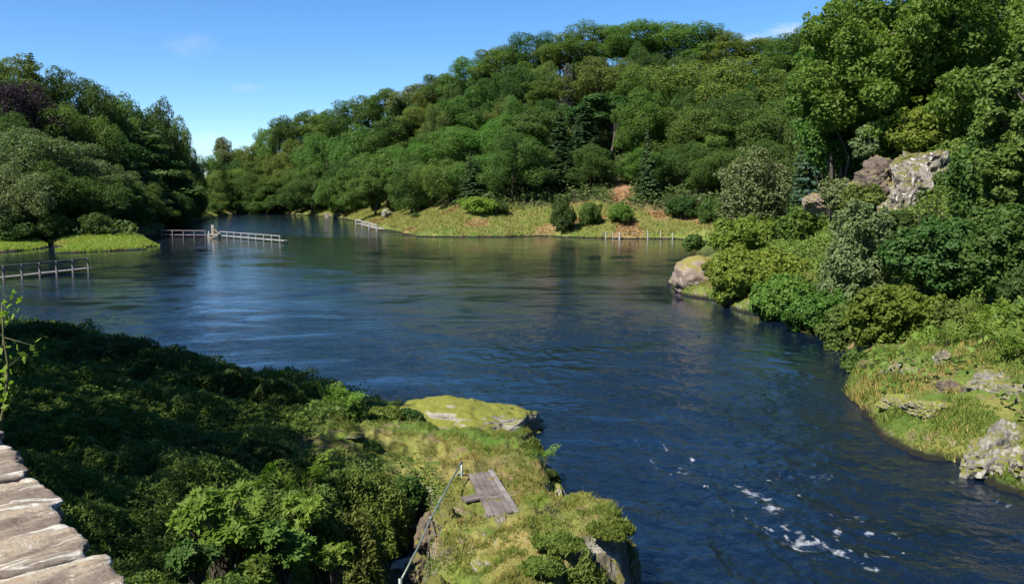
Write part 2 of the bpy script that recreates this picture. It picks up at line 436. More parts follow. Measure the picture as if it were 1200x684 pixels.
# ------------------------------------------------------------------ river
FOAM = [((882, 568), (905, 585), .14, .8), ((905, 585), (945, 628), .12, .75), ((940, 632), (975, 636), .15, .95), ((972, 636), (1022, 657), .10, .85), ((795, 545), (806, 553), .12, .8), ((775, 538), (800, 552), .05, .5),
        ((930, 548), (985, 542), .12, .45), ((1030, 520), (1050, 527), .08, .6), ((652, 461), (656, 463), .10, .8), ((960, 597), (985, 600), .14, .55), ((1090, 640), (1110, 650), .10, .4), ((880, 605), (950, 640), .35, .28),
        ((900, 560), (1010, 560), .6, .22), ((740, 640), (775, 636), .06, .5), ((820, 560), (870, 590), .25, .3), ((1130, 570), (1190, 592), .2, .45)]

for a_ in range(30):
    u_ = random.random(); fx_ = 770 + 330 * u_ + random.gauss(0, 45); fy_ = 535 + 125 * u_ + random.gauss(0, 16); l_ = random.uniform(12, 55)
    FOAM.append(((fx_, fy_), (fx_ + l_, fy_ + l_ * random.uniform(.25, .75)), random.uniform(.035, .07), random.uniform(.6, 1.15)))
def river_mesh():
    az = np.radians(np.linspace(-43, 43, 900))
    rr = np.concatenate([np.geomspace(2.0, 45, 700, endpoint=False), np.geomspace(45, 400, 220)])
    A, Rd = np.meshgrid(az, rr)
    x, y = np.sin(A) * Rd, np.cos(A) * Rd
    foam = np.zeros(x.shape)
    wx, wy = (fbm(x * .9, y * .9, 41) - .5) * 1.1, (fbm(x * .9, y * .9, 42) - .5) * 1.1
    for a, b, wdt, amt in FOAM:
        ax, ay = W(*a); bx, by = W(*b); ex, ey = bx - ax, by - ay
        t = np.clip(((x - ax) * ex + (y - ay) * ey) / (ex * ex + ey * ey + 1e-9), 0, 1)
        d = np.hypot(x + wx - ax - t * ex, (y + wy - ay - t * ey))
        foam = np.maximum(foam, amt * np.exp(-(d / wdt) ** 2))
    calm = sstep(50, 74, y + (fbm(x / 22, y / 9, 47) - .5) * 44) * (1 - sstep(128, 150, y + (fbm(x / 20, y / 10, 48) - .5) * 26))
    mk = (y < 64) & (x > 4)
    lee = np.zeros(x.shape); lee[mk] = 1 - sstep(1.5, 6.5, -shore(x[mk], y[mk]))
    lee *= (x > 9) * sstep(27, 34, y)
    calm = np.maximum(calm, lee)
    # standing ripples: stronger in the race on the right, fading up the reach
    race = np.exp(-((x - 5.5 - (20 - y) * -.08) / 5.5) ** 2) * (1 - sstep(24, 60, y))
    amp = (.018 + .045 * race + .05 * np.clip(foam, 0, 1)) * (1 - sstep(30, 70, y))
    z = amp * ((fbm(x * 1.3 + .4 * y, y * 1.0, 21, 3) - .5) * 2 + (fbm(x * 3.6, y * 3.2, 22, 3) - .5) * 1.1)
    n, m = A.shape
    v = np.stack([x, y, z], -1).reshape(-1, 3)
    i, j = np.meshgrid(np.arange(n - 1), np.arange(m - 1), indexing='ij')
    f = np.stack([i * m + j, i * m + j + 1, (i + 1) * m + j + 1, (i + 1) * m + j], -1).reshape(-1, 4)[:, ::-1]
    me = np_mesh('river', v, f, True)
    a = me.attributes.new('foam', 'FLOAT', 'POINT'); a.data.foreach_set('value', foam.ravel().astype(np.float32))
    r = me.attributes.new('race', 'FLOAT', 'POINT'); r.data.foreach_set('value', race.ravel().astype(np.float32))
    q = me.attributes.new('calm', 'FLOAT', 'POINT'); q.data.foreach_set('value', calm.ravel().astype(np.float32))
    return me

def water_mat():
    m, nt, out = new_mat('river_water')
    co = objco(nt)
    foam = nt.nodes.new('ShaderNodeAttribute'); foam.attribute_name = 'foam'
    race = nt.nodes.new('ShaderNodeAttribute'); race.attribute_name = 'race'
    p = nt.nodes.new('ShaderNodeBsdfPrincipled')
    p.inputs['Base Color'].default_value = (.003, .008, .018, 1); p.inputs['Roughness'].default_value = .05
    p.inputs['IOR'].default_value = 1.45
    # patches where the breeze or the current roughens the surface
    mp = nt.nodes.new('ShaderNodeMapping'); mp.inputs['Scale'].default_value = (.09, .16, 1); nt.links.new(co, mp.inputs['Vector'])
    patch = maprange(nt, noise_n(nt, 1.0, 5, .62, mp.outputs[0], 2.2), .38, .60, .14, 1.0)
    mp2 = nt.nodes.new('ShaderNodeMapping'); mp2.inputs['Scale'].default_value = (1, 1.0, 1); nt.links.new(co, mp2.inputs['Vector'])
    h1 = noise_n(nt, 5.5, 3, .6, mp2.outputs[0], 1.0)
    h2 = noise_n(nt, 1.3, 3, .55, mp2.outputs[0], 1.5)
    h3 = noise_n(nt, .32, 2, .5, mp2.outputs[0])
    hh = math_n(nt, 'ADD', math_n(nt, 'MULTIPLY', h1, .10), math_n(nt, 'ADD', math_n(nt, 'MULTIPLY', h2, .26), math_n(nt, 'MULTIPLY', h3, .5)))
    b = nt.nodes.new('ShaderNodeBump'); b.inputs['Distance'].default_value = .55
    calm = nt.nodes.new('ShaderNodeAttribute'); calm.attribute_name = 'calm'
    nt.links.new(math_n(nt, 'MULTIPLY', math_n(nt, 'MULTIPLY', patch, .85), maprange(nt, calm.outputs['Fac'], 0, 1, 1, .20)), b.inputs['Strength'])
    nt.links.new(hh, b.inputs['Height']); nt.links.new(b.outputs[0], p.inputs['Normal'])
    fn = noise_n(nt, 3.2, 9, .78, co, .8)
    fn = math_n(nt, 'ADD', math_n(nt, 'MULTIPLY', fn, .62), .19)
    ff = math_n(nt, 'ADD', math_n(nt, 'MULTIPLY', foam.outputs['Fac'], .34), fn)
    th = noise_n(nt, 1.7, 5, .6, co, 1.6)
    thread = math_n(nt, 'SUBTRACT', 1.0, math_n(nt, 'MULTIPLY', math_n(nt, 'ABSOLUTE', math_n(nt, 'SUBTRACT', th, .5)), 14.0), True)
    ff = math_n(nt, 'ADD', ff, math_n(nt, 'MULTIPLY', thread, .11))
    ff = math_n(nt, 'ADD', ff, math_n(nt, 'MULTIPLY', race.outputs['Fac'], .05))
    ff = maprange(nt, ff, .73, .99, 0, .46)
    d = nt.nodes.new('ShaderNodeBsdfDiffuse'); d.inputs['Color'].default_value = (.62, .66, .70, 1)
    ms = nt.nodes.new('ShaderNodeMixShader'); nt.links.new(ff, ms.inputs[0]); nt.links.new(p.outputs[0], ms.inputs[1]); nt.links.new(d.outputs[0], ms.inputs[2])
    nt.links.new(ms.outputs[0], out.inputs['Surface'])
    return m

ground = build_ground()
river = link('river', river_mesh(), water_mat()); tag(river, kind='structure')

# ------------------------------------------------------------------ foliage building blocks
def quads(c, nrm, size, aspect=.55, r=rng, up=None):
    """rhombic leaves: centres c, normals nrm, half-lengths size"""
    n = len(c)
    nrm = nrm / (np.linalg.norm(nrm, axis=1, keepdims=True) + 1e-9)
    a = r.normal(size=(n, 3)) if up is None else up + r.normal(size=(n, 3)) * .35
    t = a - nrm * (a * nrm).sum(1, keepdims=True); t /= np.linalg.norm(t, axis=1, keepdims=True) + 1e-9
    b = np.cross(nrm, t)
    s = np.asarray(size).reshape(-1, 1) * np.ones((n, 1))
    k = s * aspect
    v = np.stack([c - t * s, c + b * k + t * s * .1, c + t * s, c - b * k + t * s * .1], 1).reshape(-1, 3)
    f = np.arange(n * 4).reshape(-1, 4)
    return v, f

def unit(n, r): 
    d = r.normal(size=(n, 3)); return d / np.linalg.norm(d, axis=1, keepdims=True)

def lobed(r, lobes, n, size, flat=.8, deep=.62, aspect=.6, upb=.35, rnd=.75, droop=0):
    L = np.array([c for c, _ in lobes]); Rr = np.array([q for _, q in lobes])
    pr = Rr ** 2 / (Rr ** 2).sum()
    k = r.choice(len(L), n, p=pr)
    d = unit(n, r)
    rad = Rr[k] * (1.06 - .42 * r.random(n) ** 1.6)
    rad *= 1 + .28 * (r.random(n) < .07) * r.random(n)
    rad *= 1 + .14 * np.sin(d[:, 0] * 6 + k * 1.7) * np.sin(d[:, 1] * 5 + k) 
    c = L[k] + d * rad[:, None] * np.array([1, 1, flat])
    cs, ls = (c / np.array([1, 1, flat])).astype(np.float32), (L / np.array([1, 1, flat])).astype(np.float32)
    dd = np.sqrt(np.maximum((cs ** 2).sum(1)[:, None] + (ls ** 2).sum(1)[None] - 2 * cs @ ls.T, 0)) / Rr[None].astype(np.float32)
    dd[np.arange(n), k] = 9
    keep = dd.min(1) > deep
    c, d = c[keep], d[keep]; n = len(c)
    nr = d * .8 + r.normal(size=(n, 3)) * rnd * .6 + np.array([0, 0, upb])
    s = size * (.6 + .8 * r.random(n))
    c[:, 2] -= droop * r.random(n)
    return quads(c, nr, s, aspect, r)

def crown_lobes(r, h0, h1, rad, n, lr=(.34, .5), top=.5, shape='round'):
    out = []
    for i in range(n):
        u = (i + .5) / n
        z = h0 + (h1 - h0) * (u ** .9)
        t = (z - h0) / (h1 - h0)
        if shape == 'round': rr = math.sqrt(max(0.05, 1 - (abs(t - .42) / .62) ** 2.2))
        elif shape == 'tall': rr = math.sqrt(max(0.05, 1 - (abs(t - .35) / .68) ** 2)) * .95
        elif shape == 'cone': rr = max(.08, 1.05 - t) 
        else: rr = 1
        a = i * 2.399 + r.random() * .9
        q = rad * (lr[0] + (lr[1] - lr[0]) * r.random()) * (.75 + .25 * rr)
        o = max(0, rad * rr - q * .8) * (.75 + .35 * r.random())
        out.append((np.array([math.cos(a) * o, math.sin(a) * o, z]), q))
    out.append((np.array([0, 0, h0 + (h1 - h0) * .5]), rad * .5))
    return out

def limb_clusters(r, H, rad, n, shape):
    """boughs of different sizes round the stem, each carrying its own sprays, with gaps between them"""
    out = []
    for i in range(n):
        t = (i + .4) / n + r.normal() * .05
        z = H * (.22 + .60 * t)
        env = math.sqrt(max(.08, 1 - (abs(t - .35) / .72) ** 2.2)) if shape == 'round' else math.sqrt(max(.06, 1 - (abs(t - .28) / .78) ** 1.8))
        a = i * 2.399 + r.normal() * .45
        R_ = rad * (.36 + .22 * r.random()) * (.7 + .3 * env)
        o = max(0, rad * env * (.85 + .3 * r.random()) - R_ * .75)
        c = np.array([math.cos(a) * o, math.sin(a) * o, z])
        for k in range(12):
            d = unit(1, r)[0]; d[2] = d[2] * .9 + .1
            d = d + np.array([math.cos(a), math.sin(a), .3]) * .35
            out.append((c + d * R_ * (.55 + .4 * r.random()), R_ * (.28 + .30 * r.random() ** 1.3)))
        out.append((c, R_ * .80))
    out.append((np.array([r.normal() * rad * .08, r.normal() * rad * .08, H * .9]), rad * .24))
    out.append((np.array([0, 0, H * .42]), rad * .5)); out.append((np.array([0, 0, H * .66]), rad * .5))
    return out

def trunk_mb(r, h, rad, lobes, n_limbs=6, lean=0, seg=7):
    mb = MB()
    pts = []; x = y = 0
    for k in range(7):
        t = k / 6
        pts.append((x + lean * t * h * .2, y, -.6 + (h * .82 + .6) * t)); x += r.normal() * h * .012; y += r.normal() * h * .012
    mb.tube(pts, [rad * (1.25 if k == 0 else 1) * (1 - .82 * k / 6) for k in range(7)], seg)
    idx = r.permutation(len(lobes))[:n_limbs]
    for i in idx:
        c = lobes[i][0]
        k = int(np.clip(2 + r.integers(0, 3), 1, 5)); p0 = Vector(pts[k])
        if c[2] < p0.z: p0 = Vector(pts[2])
        p1 = Vector(c.tolist()); md = p0.lerp(p1, .5) + Vector((0, 0, (p1 - p0).length * .10)) + Vector(r.normal(size=3).tolist()) * .05 * h * .3
        r0 = rad * .42
        mb.tube([p0, p0.lerp(md, .5) + Vector((0, 0, .01 * h)), md, p1], [r0, r0 * .8, r0 * .55, r0 * .18], 5)
    return mb

def tree_proto(kind, seed):
    """(crown mesh, trunk mesh, height, crown radius)"""
    r = np.random.default_rng(seed)
    if kind in ('oak', 'ash', 'willow', 'beech'):
        H, rad, n, shp = {'oak': (15, 7.2, 9, 'round'), 'ash': (17, 6.0, 10, 'tall'), 'willow': (12, 6.5, 9, 'round'), 'beech': (17, 7.5, 11, 'round')}[kind]
        L = limb_clusters(r, H, rad, n, shp)
        v, f = lobed(r, L, 62000, .15 if kind != 'willow' else .145, .95, .66, .62, .45 if kind != 'willow' else .2, 1.0, .5 if kind == 'willow' else 0)
        tr = trunk_mb(r, H, .36, L, 7)
        return v, f, tr, H, rad
    if kind == 'spruce':
        H, rad = 20, 4.2
        cs, ns = [], []; tr = MB(); tr.tube([(0, 0, -.6), (0, 0, H * .5), (0, 0, H * .98)], [.3, .18, .03], 6)
        ups = []
        for z in np.arange(1.5, H - .3, .62):
            br = rad * (1 - z / H) ** .85 + .15
            nb = int(7 + 5 * (1 - z / H))
            for k in range(nb):
                a = r.random() * 6.283; L_ = br * (.8 + .35 * r.random())
                m_ = max(6, int(L_ * 11)); t = r.random(m_) ** .7
                w = (1 - t) * .35 * L_ * .5 + .12
                s_ = (r.random(m_) - .5) * 2 * w
                x = np.cos(a) * t * L_ - np.sin(a) * s_; y = np.sin(a) * t * L_ + np.cos(a) * s_
                zz = z - .35 * t * L_ * .8 + .12 * t ** 2 * L_ - np.abs(s_) * .35 + r.normal(size=m_) * .06
                cs.append(np.stack([x, y, zz], 1)); ns.append(np.stack([np.cos(a) * .5 + 0 * t, np.sin(a) * .5 + 0 * t, .9 + 0 * t], 1) + r.normal(size=(m_, 3)) * .35)
                ups.append(np.tile([math.cos(a), math.sin(a), -.4], (m_, 1)))
        c, nn, u = np.concatenate(cs), np.concatenate(ns), np.concatenate(ups)
        v, f = quads(c, nn, .26 + .16 * r.random(len(c)), .45, r, u)
        return v, f, tr, H, rad
    if kind == 'cedar':    # flat layered branches
        H, rad = 16, 6.5
        L = []
        for k in range(20):
            t = (k + .5) / 20; z = H * (.2 + .76 * t); a = k * 2.399
            o = rad * (1 - t) ** .55 * (.45 + .5 * r.random()); L.append((np.array([math.cos(a) * o, math.sin(a) * o, z]), 1.4 + 1.5 * (1 - t)))
        v, f = lobed(r, L, 9500, .33, .34, .6, .55, .8, .7)
        tr = trunk_mb(r, H, .36, L, 9)
        return v, f, tr, H, rad
    if kind == 'pine':     # bare stem, flat-topped head
        H, rad = 18, 5.0
        L = [(np.array([r.normal() * 2.4, r.normal() * 2.4, H * (.66 + .27 * r.random())]), 1.3 + 1.1 * r.random()) for k in range(13)]
        v, f = lobed(r, L, 6500, .32, .6, .6, .55, .6, .7)
        tr = trunk_mb(r, H, .30, L, 9)
        return v, f, tr, H, rad
    if kind == 'bare':     # dying larch, grey twigs
        H, rad = 19, 2.6
        cs, us = [], []; tr = MB(); tr.tube([(0, 0, -.6), (.1, 0, H * .5), (0, 0, H * .98)], [.26, .16, .03], 6)
        for z in np.arange(4, H - .2, .45):
            for k in range(5):
                a = r.random() * 6.283; L_ = rad * (1 - z / H) ** .7 * (.6 + .6 * r.random()) + .2
                tr.tube([(0, 0, z), (math.cos(a) * L_, math.sin(a) * L_, z + .12 * L_)], [.05, .015], 3, False)
                m_ = int(L_ * 7) + 2; t = r.random(m_)
                cs.append(np.stack([np.cos(a) * t * L_, np.sin(a) * t * L_, z + .1 * t * L_ - .25 * r.random(m_)], 1) + r.normal(size=(m_, 3)) * .12)
                us.append(np.tile([math.cos(a) * .5, math.sin(a) * .5, -1], (m_, 1)))
        c = np.concatenate(cs)
        v, f = quads(c, r.normal(size=(len(c), 3)), .22 + .14 * r.random(len(c)), .22, r, np.concatenate(us))
        return v, f, tr, H, rad
    if kind == 'shrub':
        H, rad = 4, 2.6
        L = crown_lobes(r, .7, 3.3, rad, 13, (.28, .44))
        L += [(c + unit(1, r)[0] * q * .9, q * (.3 + .3 * r.random())) for c, q in L for _ in range(2)]
        v, f = lobed(r, L, 9000, .13, .9, .6, .6, .4, .9)
        tr = MB()
        for k in range(5):
            c = L[k * 2][0]; tr.tube([(r.normal() * .15, r.normal() * .15, -.4), (c[0] * .5, c[1] * .5, c[2] * .5), tuple(c)], [.08, .05, .02], 5)
        return v, f, tr, H, rad

PROTO = {}
def proto(kind, var):
    key = (kind, var)
    if key not in PROTO:
        v, f, tr, H, rad = tree_proto(kind, 100 + hash(kind) % 1 + sum(map(ord, kind)) * 7 + var * 13)
        PROTO[key] = (np_mesh(kind + '_crown', v, f), tr.mesh(kind + '_trunk', True), H, rad)
    return PROTO[key]
CROWNS = {}
def crown_mesh(kind, var, tint):
    k = (kind, var, tint)
    if k not in CROWNS:
        me = proto(kind, var)[0]
        me = me.copy(); me.materials.clear(); me.materials.append(LEAF[tint]); CROWNS[k] = me
    return CROWNS[k]

KIND_NAME = {'oak': 'oak_tree', 'ash': 'ash_tree', 'willow': 'willow_tree', 'beech': 'beech_tree', 'spruce': 'spruce_tree', 'cedar': 'cedar_tree', 'pine': 'pine_tree', 'bare': 'dead_tree', 'shrub': 'shrub'}
NVAR = {'oak': 4, 'ash': 3, 'willow': 2, 'beech': 2, 'spruce': 2, 'cedar': 1, 'pine': 1, 'bare': 1, 'shrub': 3}
count = {}
def far_tree(kind, tint, x, y, z, height_, radius, pale=False):
    count[kind] = count.get(kind, 0) + 1
    var = count[kind] % NVAR[kind]
    _, tme, H, rad = proto(kind, var)
    t = empty(KIND_NAME[kind], (x, y, z), random.random() * 6.283)
    ec = random.uniform(.86, 1.14)
    t.scale = (radius / rad * ec, radius / rad / ec, height_ / H)
    link('crown' if kind != 'shrub' else 'foliage', crown_mesh(kind, var, tint), None, t)
    link('trunk' if kind != 'shrub' else 'stems', tme, BARK_PALE if kind in ('bare',) else BARK, t)
    return t

# ------------------------------------------------------------------ the woods on both hills
# px of the crown, py of its top, width in photo pixels, depth from shore (0) to ridge (1), kind, tint
FOREST = [
 # skyline of the right-hand hill
 (246, 183, 34, .7, 'oak', 'mid green'), (265, 160, 36, .9, 'ash', 'grey-green'), (283, 174, 46, .9, 'ash', 'mid green'), (306, 163, 36, .9, 'oak', 'olive green'),
 (330, 144, 46, .9, 'oak', 'mid green'), (357, 132, 54, .9, 'oak', 'deep green'), (388, 126, 54, .9, 'ash', 'olive green'), (420, 121, 58, .9, 'oak', 'deep green'),
 (456, 103, 64, .95, 'oak', 'mid green'), (491, 97, 60, .95, 'ash', 'grey-green'), (524, 86, 60, .95, 'oak', 'deep green'), (556, 70, 62, .95, 'oak', 'mid green'),
 (592, 52, 60, .97, 'ash', 'olive green'), (625, 40, 56, 1., 'oak', 'deep green'), (655, 50, 52, 1., 'oak', 'olive green'), (694, 31, 84, 1., 'beech', 'olive green'),
 (742, 24, 92, 1., 'oak', 'mid green'), (796, 27, 94, 1., 'beech', 'mid green'), (848, 42, 90, 1., 'oak', 'olive green'), (900, 42, 84, 1., 'beech', 'mid green'), (940, 38, 76, 1., 'oak', 'deep green'), (985, 18, 80, 1., 'oak', 'mid green'),
 # upper slope
 (256, 205, 32, .5, 'ash', 'olive green'), (282, 195, 36, .6, 'oak', 'mid green'), (312, 180, 42, .6, 'ash', 'mid green'), (346, 168, 52, .6, 'oak', 'olive green'), (386, 160, 58, .64, 'oak', 'mid green'), (428, 148, 62, .66, 'oak', 'mid green'),
 (468, 135, 64, .68, 'ash', 'deep green'), (512, 122, 68, .7, 'oak', 'olive green'), (556, 106, 72, .7, 'oak', 'mid green'), (604, 84, 76, .7, 'oak', 'deep green'), (642, 84, 64, .68, 'ash', 'mid green'), (664, 72, 30, .62, 'bare', 'bare grey'),
 (704, 66, 82, .68, 'beech', 'olive green'), (756, 78, 74, .68, 'oak', 'mid green'), (822, 70, 124, .64, 'beech', 'olive green'), (884, 86, 76, .66, 'oak', 'deep green'), (932, 78, 84, .62, 'oak', 'mid green'),
 # lower slope
 (300, 205, 46, .3, 'oak', 'deep green'), (335, 196, 52, .32, 'ash', 'mid green'), (372, 190, 54, .34, 'oak', 'mid green'), (412, 182, 58, .36, 'oak', 'deep green'), (452, 174, 64, .4, 'oak', 'mid green'), (494, 165, 66, .4, 'ash', 'bright green'),
 (536, 150, 72, .42, 'oak', 'mid green'), (582, 138, 78, .42, 'oak', 'bright green'), (626, 122, 74, .42, 'ash', 'deep green'), (655, 128, 50, .36, 'spruce', 'dark needled'), (684, 116, 56, .38, 'spruce', 'dark needled'), (716, 108, 62, .42, 'pine', 'deep green'),
 (754, 100, 58, .36, 'ash', 'bright green'), (806, 124, 92, .36, 'oak', 'mid green'), (862, 112, 84, .38, 'oak', 'deep green'), (912, 112, 80, .34, 'ash', 'mid green'),
 # along the foot of the wood
 (252, 226, 34, .14, 'oak', 'olive green'), (288, 219, 42, .1, 'oak', 'mid green'), (328, 212, 48, .1, 'ash', 'deep green'), (366, 206, 54, .1, 'oak', 'deep green'), (402, 201, 52, .12, 'oak', 'mid green'), (440, 194, 56, .15, 'ash', 'mid green'),
 (482, 191, 58, .18, 'oak', 'deep green'), (526, 186, 64, .18, 'oak', 'mid green'), (574, 180, 78, .18, 'oak', 'mid green'), (622, 176, 70, .18, 'oak', 'deep green'), (658, 164, 54, .2, 'spruce', 'dark needled'), (692, 172, 58, .22, 'oak', 'deep green'),
 (752, 172, 46, .2, 'ash', 'bright green'), (798, 168, 74, .2, 'oak', 'deep green'), (846, 172, 70, .16, 'oak', 'mid green'), (898, 168, 64, .18, 'oak', 'deep green'),
 # left-hand hill
 (-40, 66, 100, .9, 'oak', 'deep green'), (22, 66, 88, .9, 'beech', 'olive green'), (46, 60, 46, .95, 'spruce', 'dark needled'), (88, 82, 66, .9, 'oak', 'deep green'), (118, 98, 56, .9, 'ash', 'mid green'), (152, 108, 66, .9, 'oak', 'deep green'), (186, 123, 56, .9, 'oak', 'deep green'), (207, 142, 44, .9, 'oak', 'mid green'), (221, 168, 32, .9, 'oak', 'deep green'),
 (10, 92, 92, .6, 'beech', 'dark copper'), (84, 120, 88, .6, 'oak', 'mid green'), (132, 146, 76, .6, 'ash', 'deep green'), (172, 150, 86, .6, 'cedar', 'deep green'), (208, 180, 46, .6, 'oak', 'deep green'),
 (38, 150, 124, .34, 'willow', 'grey-green'), (122, 186, 64, .34, 'ash', 'grey-green'), (160, 188, 62, .36, 'cedar', 'deep green'), (194, 200, 52, .4, 'oak', 'deep green'), (222, 206, 26, .45, 'oak', 'deep green'),
 (-30, 196, 80, .14, 'willow', 'mid green'), (14, 190, 86, .12, 'willow', 'grey-green'), (62, 192, 92, .14, 'willow', 'deep green'), (104, 206, 70, .14, 'oak', 'deep green'), (142, 206, 56, .14, 'ash', 'mid green'), (170, 218, 48, .16, 'oak', 'mid green'), (200, 226, 40, .18, 'oak', 'deep green'), (228, 222, 22, .35, 'oak', 'deep green'),
]
SHAPE = {'oak': 'round oak', 'ash': 'tall ash', 'willow': 'bushy willow', 'beech': 'broad domed beech', 'spruce': 'pointed spruce', 'cedar': 'layered cedar', 'pine': 'open-headed pine', 'bare': 'dying larch', 'shrub': 'shrub'}
def column_words(px, left):
    if left:
        return 'beside the copper beech' if px < 70 else 'behind the reed strip' if px < 150 else 'above the dark footbridge'
    for lim, w in ((300, 'at the river bend'), (400, 'over the far reach'), (500, 'above the far jetty'), (600, 'above the grassy bank'), (700, 'above the waterside bush'), (780, 'above the red scree'), (870, 'behind the pale boulder')):
        if px < lim: return w
    return 'behind the silver birch'
items = []
xyz = []
for px, py, w, fr, kind, tint in FOREST:
    left = px < 236 and True
    Ds, Rr, _ = [float(q) for q in hill_cols(np.array(px, float))]
    D = Ds + (Rr - Ds) * fr + (2 if fr < .3 else 0)
    x = (px - 600) / F * D * cp
    xyz.append((x, D))
zz = height(np.array([p[0] for p in xyz]), np.array([p[1] for p in xyz]))
for (px, py, w, fr, kind, tint), (x, D), z in zip(FOREST, xyz, zz):
    top = PY(px, py, D)[2]
    hgt = max(top - z, 4.5)
    rad = w * D / F / 2 * 1.12
    t = far_tree(kind, tint, x, D, z - .1, hgt, rad)
    left = px < 236
    row = ('on the skyline' if fr >= .85 else 'high on the slope' if fr >= .5 else 'low on the slope' if fr >= .25 else 'at the wood edge')
    items.append((t, f"{tint if tint not in ('dark needled', 'bare grey', 'dark copper') else {'dark needled': 'dark', 'bare grey': 'bare grey', 'dark copper': 'dark copper'}[tint]} {SHAPE[kind].replace('broad domed', 'domed')} {row} {column_words(px, left)}", px, 'trees on the wooded hills', left))

# filler trees between the rows so that the wood is deep, kept where they show
fr_rng = np.random.default_rng(5)
fill = []
for _ in range(900):
    px = fr_rng.uniform(250, 1000) if fr_rng.random() < .8 else fr_rng.uniform(-40, 225)
    fr = fr_rng.uniform(.12, .97)
    Ds, Rr, ys = [float(q) for q in hill_cols(np.array(px, float))]
    D = Ds + (Rr - Ds) * fr; x = (px - 600) / F * D * cp
    if all((x - a) ** 2 + (D - b) ** 2 > 7.5 ** 2 for a, b in xyz) and len(fill) < 60:
        if abs(px - 727) < 24 and fr < .35: continue
        xyz.append((x, D)); fill.append((px, x, D, fr))
for px, x, D, fr in fill:
    z = hz(x, D); left = px < 236
    kind = fr_rng.choice(['oak', 'oak', 'ash', 'oak', 'spruce'] if not left else ['oak', 'ash', 'oak'])
    tint = 'dark needled' if kind == 'spruce' else fr_rng.choice(['mid green', 'deep green', 'olive green', 'deep green'])
    _, _, ys = [float(q) for q in hill_cols(np.array(px, float))]
    hmax = 7 + D * (225 - ys) / F - z - 1.0
    hgt = min(fr_rng.uniform(9, 13), max(hmax, 4))
    t = far_tree(str(kind), str(tint), x, D, z - .1, hgt, fr_rng.uniform(3.6, 5.2) * (.6 if kind == 'spruce' else 1))
    row = ('on the skyline' if fr >= .85 else 'high on the slope' if fr >= .5 else 'low on the slope' if fr >= .25 else 'at the wood edge')
    items.append((t, f"small {tint if tint != 'dark needled' else 'dark'} {SHAPE[kind].split()[-1]} {row} {column_words(px, left)}", px, 'trees on the wooded hills', left))

by = {}
for it in items: by.setdefault((it[1], it[4]), []).append(it)
ORD = ['second', 'third', 'fourth', 'fifth', 'sixth']
for (lab, left), L in by.items():
    L.sort(key=lambda q: q[2])
    for i, it in enumerate(L):
        l = lab
        if len(L) == 2: l += (', left one', ', right one')[i]
        elif len(L) > 2: l += ', leftmost' if i == 0 else ', rightmost' if i == len(L) - 1 else f', {ORD[i - 1]} from left'
        l = l.replace('deep green', 'dark green')
        if 'dark copper' in l: l = 'dark purple copper beech high on the left hill at the left edge'
        tag(it[0], l, 'tree', it[3])

# shrubs along the far shore and the wood's edge
SHR = [  # px, py base, width, height px, tint, label
 (660, 271, 30, 42, 'deep green', 'big dark round bush at the far waterside left of the white posts'),
 (693, 265, 28, 28, 'mid green', 'rounded green bush on the far bank just right of the dark waterside bush'),
 (728, 262, 34, 24, 'bright green', 'pale green bush on the far bank below the red-brown scree'),
 (585, 252, 22, 16, 'deep green', 'small dark bush at the right end of the bracken mound'),
 (560, 250, 44, 20, 'fern', 'wide bright green bracken mound on the far grassy bank'),
 (490, 244, 26, 14, 'fern', 'low bright green bracken clump left on the far grassy bank'),
 (487, 256, 14, 7, 'deep green', 'tiny dark bush low on the far grassy bank'),
 (800, 256, 40, 26, 'deep green', 'dark bush at the wood edge above the right end of the posts'),
 (832, 262, 30, 30, 'mid green', 'green bush by the far shore just behind the promontory birch'),
 (440, 247, 14, 14, 'olive green', 'little olive bush above the small far jetty'),
 (395, 250, 22, 16, 'mid green', 'low green bush above the pale far shore rocks'),
 (352, 248, 30, 20, 'mid green', 'green bush overhanging the far reach of the river'),
 (310, 247, 22, 12, 'olive green', 'low olive bush on the far grass strip'),
 (250, 250, 20, 14, 'deep green', 'dark bush on the low point at the end of the left hill'),
 (215, 256, 30, 16, 'deep green', 'dark bush on the left shore behind the footbridge'),
 (150, 268, 34, 20, 'mid green', 'green bush beside the tan patch on the left shore'),
 (112, 274, 34, 26, 'deep green', 'dark bush on the left shore above the long reed strip'),
 (60, 280, 50, 30, 'deep green', 'wide dark bush at the water behind the two reed strips'),
 (10, 282, 50, 30, 'deep green', 'dark bush at the left edge above the short reed strip'),
]
for px, py, w, h_, tint, lab in SHR:
    # march along the viewing column until the ground is met
    for D in np.arange(95, 330, 1.0):
        x = (px - 600) / F * D * cp
        z = hz(x, D)
        if z > .05 and proj(x, D, z)[1] <= py + .5: break
    t = far_tree('shrub', tint, x, D, z - .1, max(h_ * D / F, 1), w * D / F / 2 * 1.05)
    tag(t, lab, 'bush', 'bushes along the far shores')

# ------------------------------------------------------------------ grass and reeds on the far banks (nobody could count them)
def scatter_blades(name, X, Y, Z, hgt, wid, lean, mat, r, label=None):
    n = len(X)
    a = r.random(n) * 6.283; l = lean * r.random(n)
    b = np.stack([np.cos(a), np.sin(a), 0 * a], 1); c = np.stack([X, Y, Z], 1)
    la = r.random(n) * 6.283
    tip = c + np.stack([np.cos(la) * l * hgt, np.sin(la) * l * hgt, hgt], 1)
    w = (wid * np.ones(n))[:, None]
    v = np.stack([c - b * w, c + b * w, tip], 1).reshape(-1, 3)
    me = np_mesh(name, v, np.arange(n * 3).reshape(-1, 3))
    o = link(name, me, mat); tag(o, kind='stuff')
    if label: tag(o, label, 'grass')
    return o

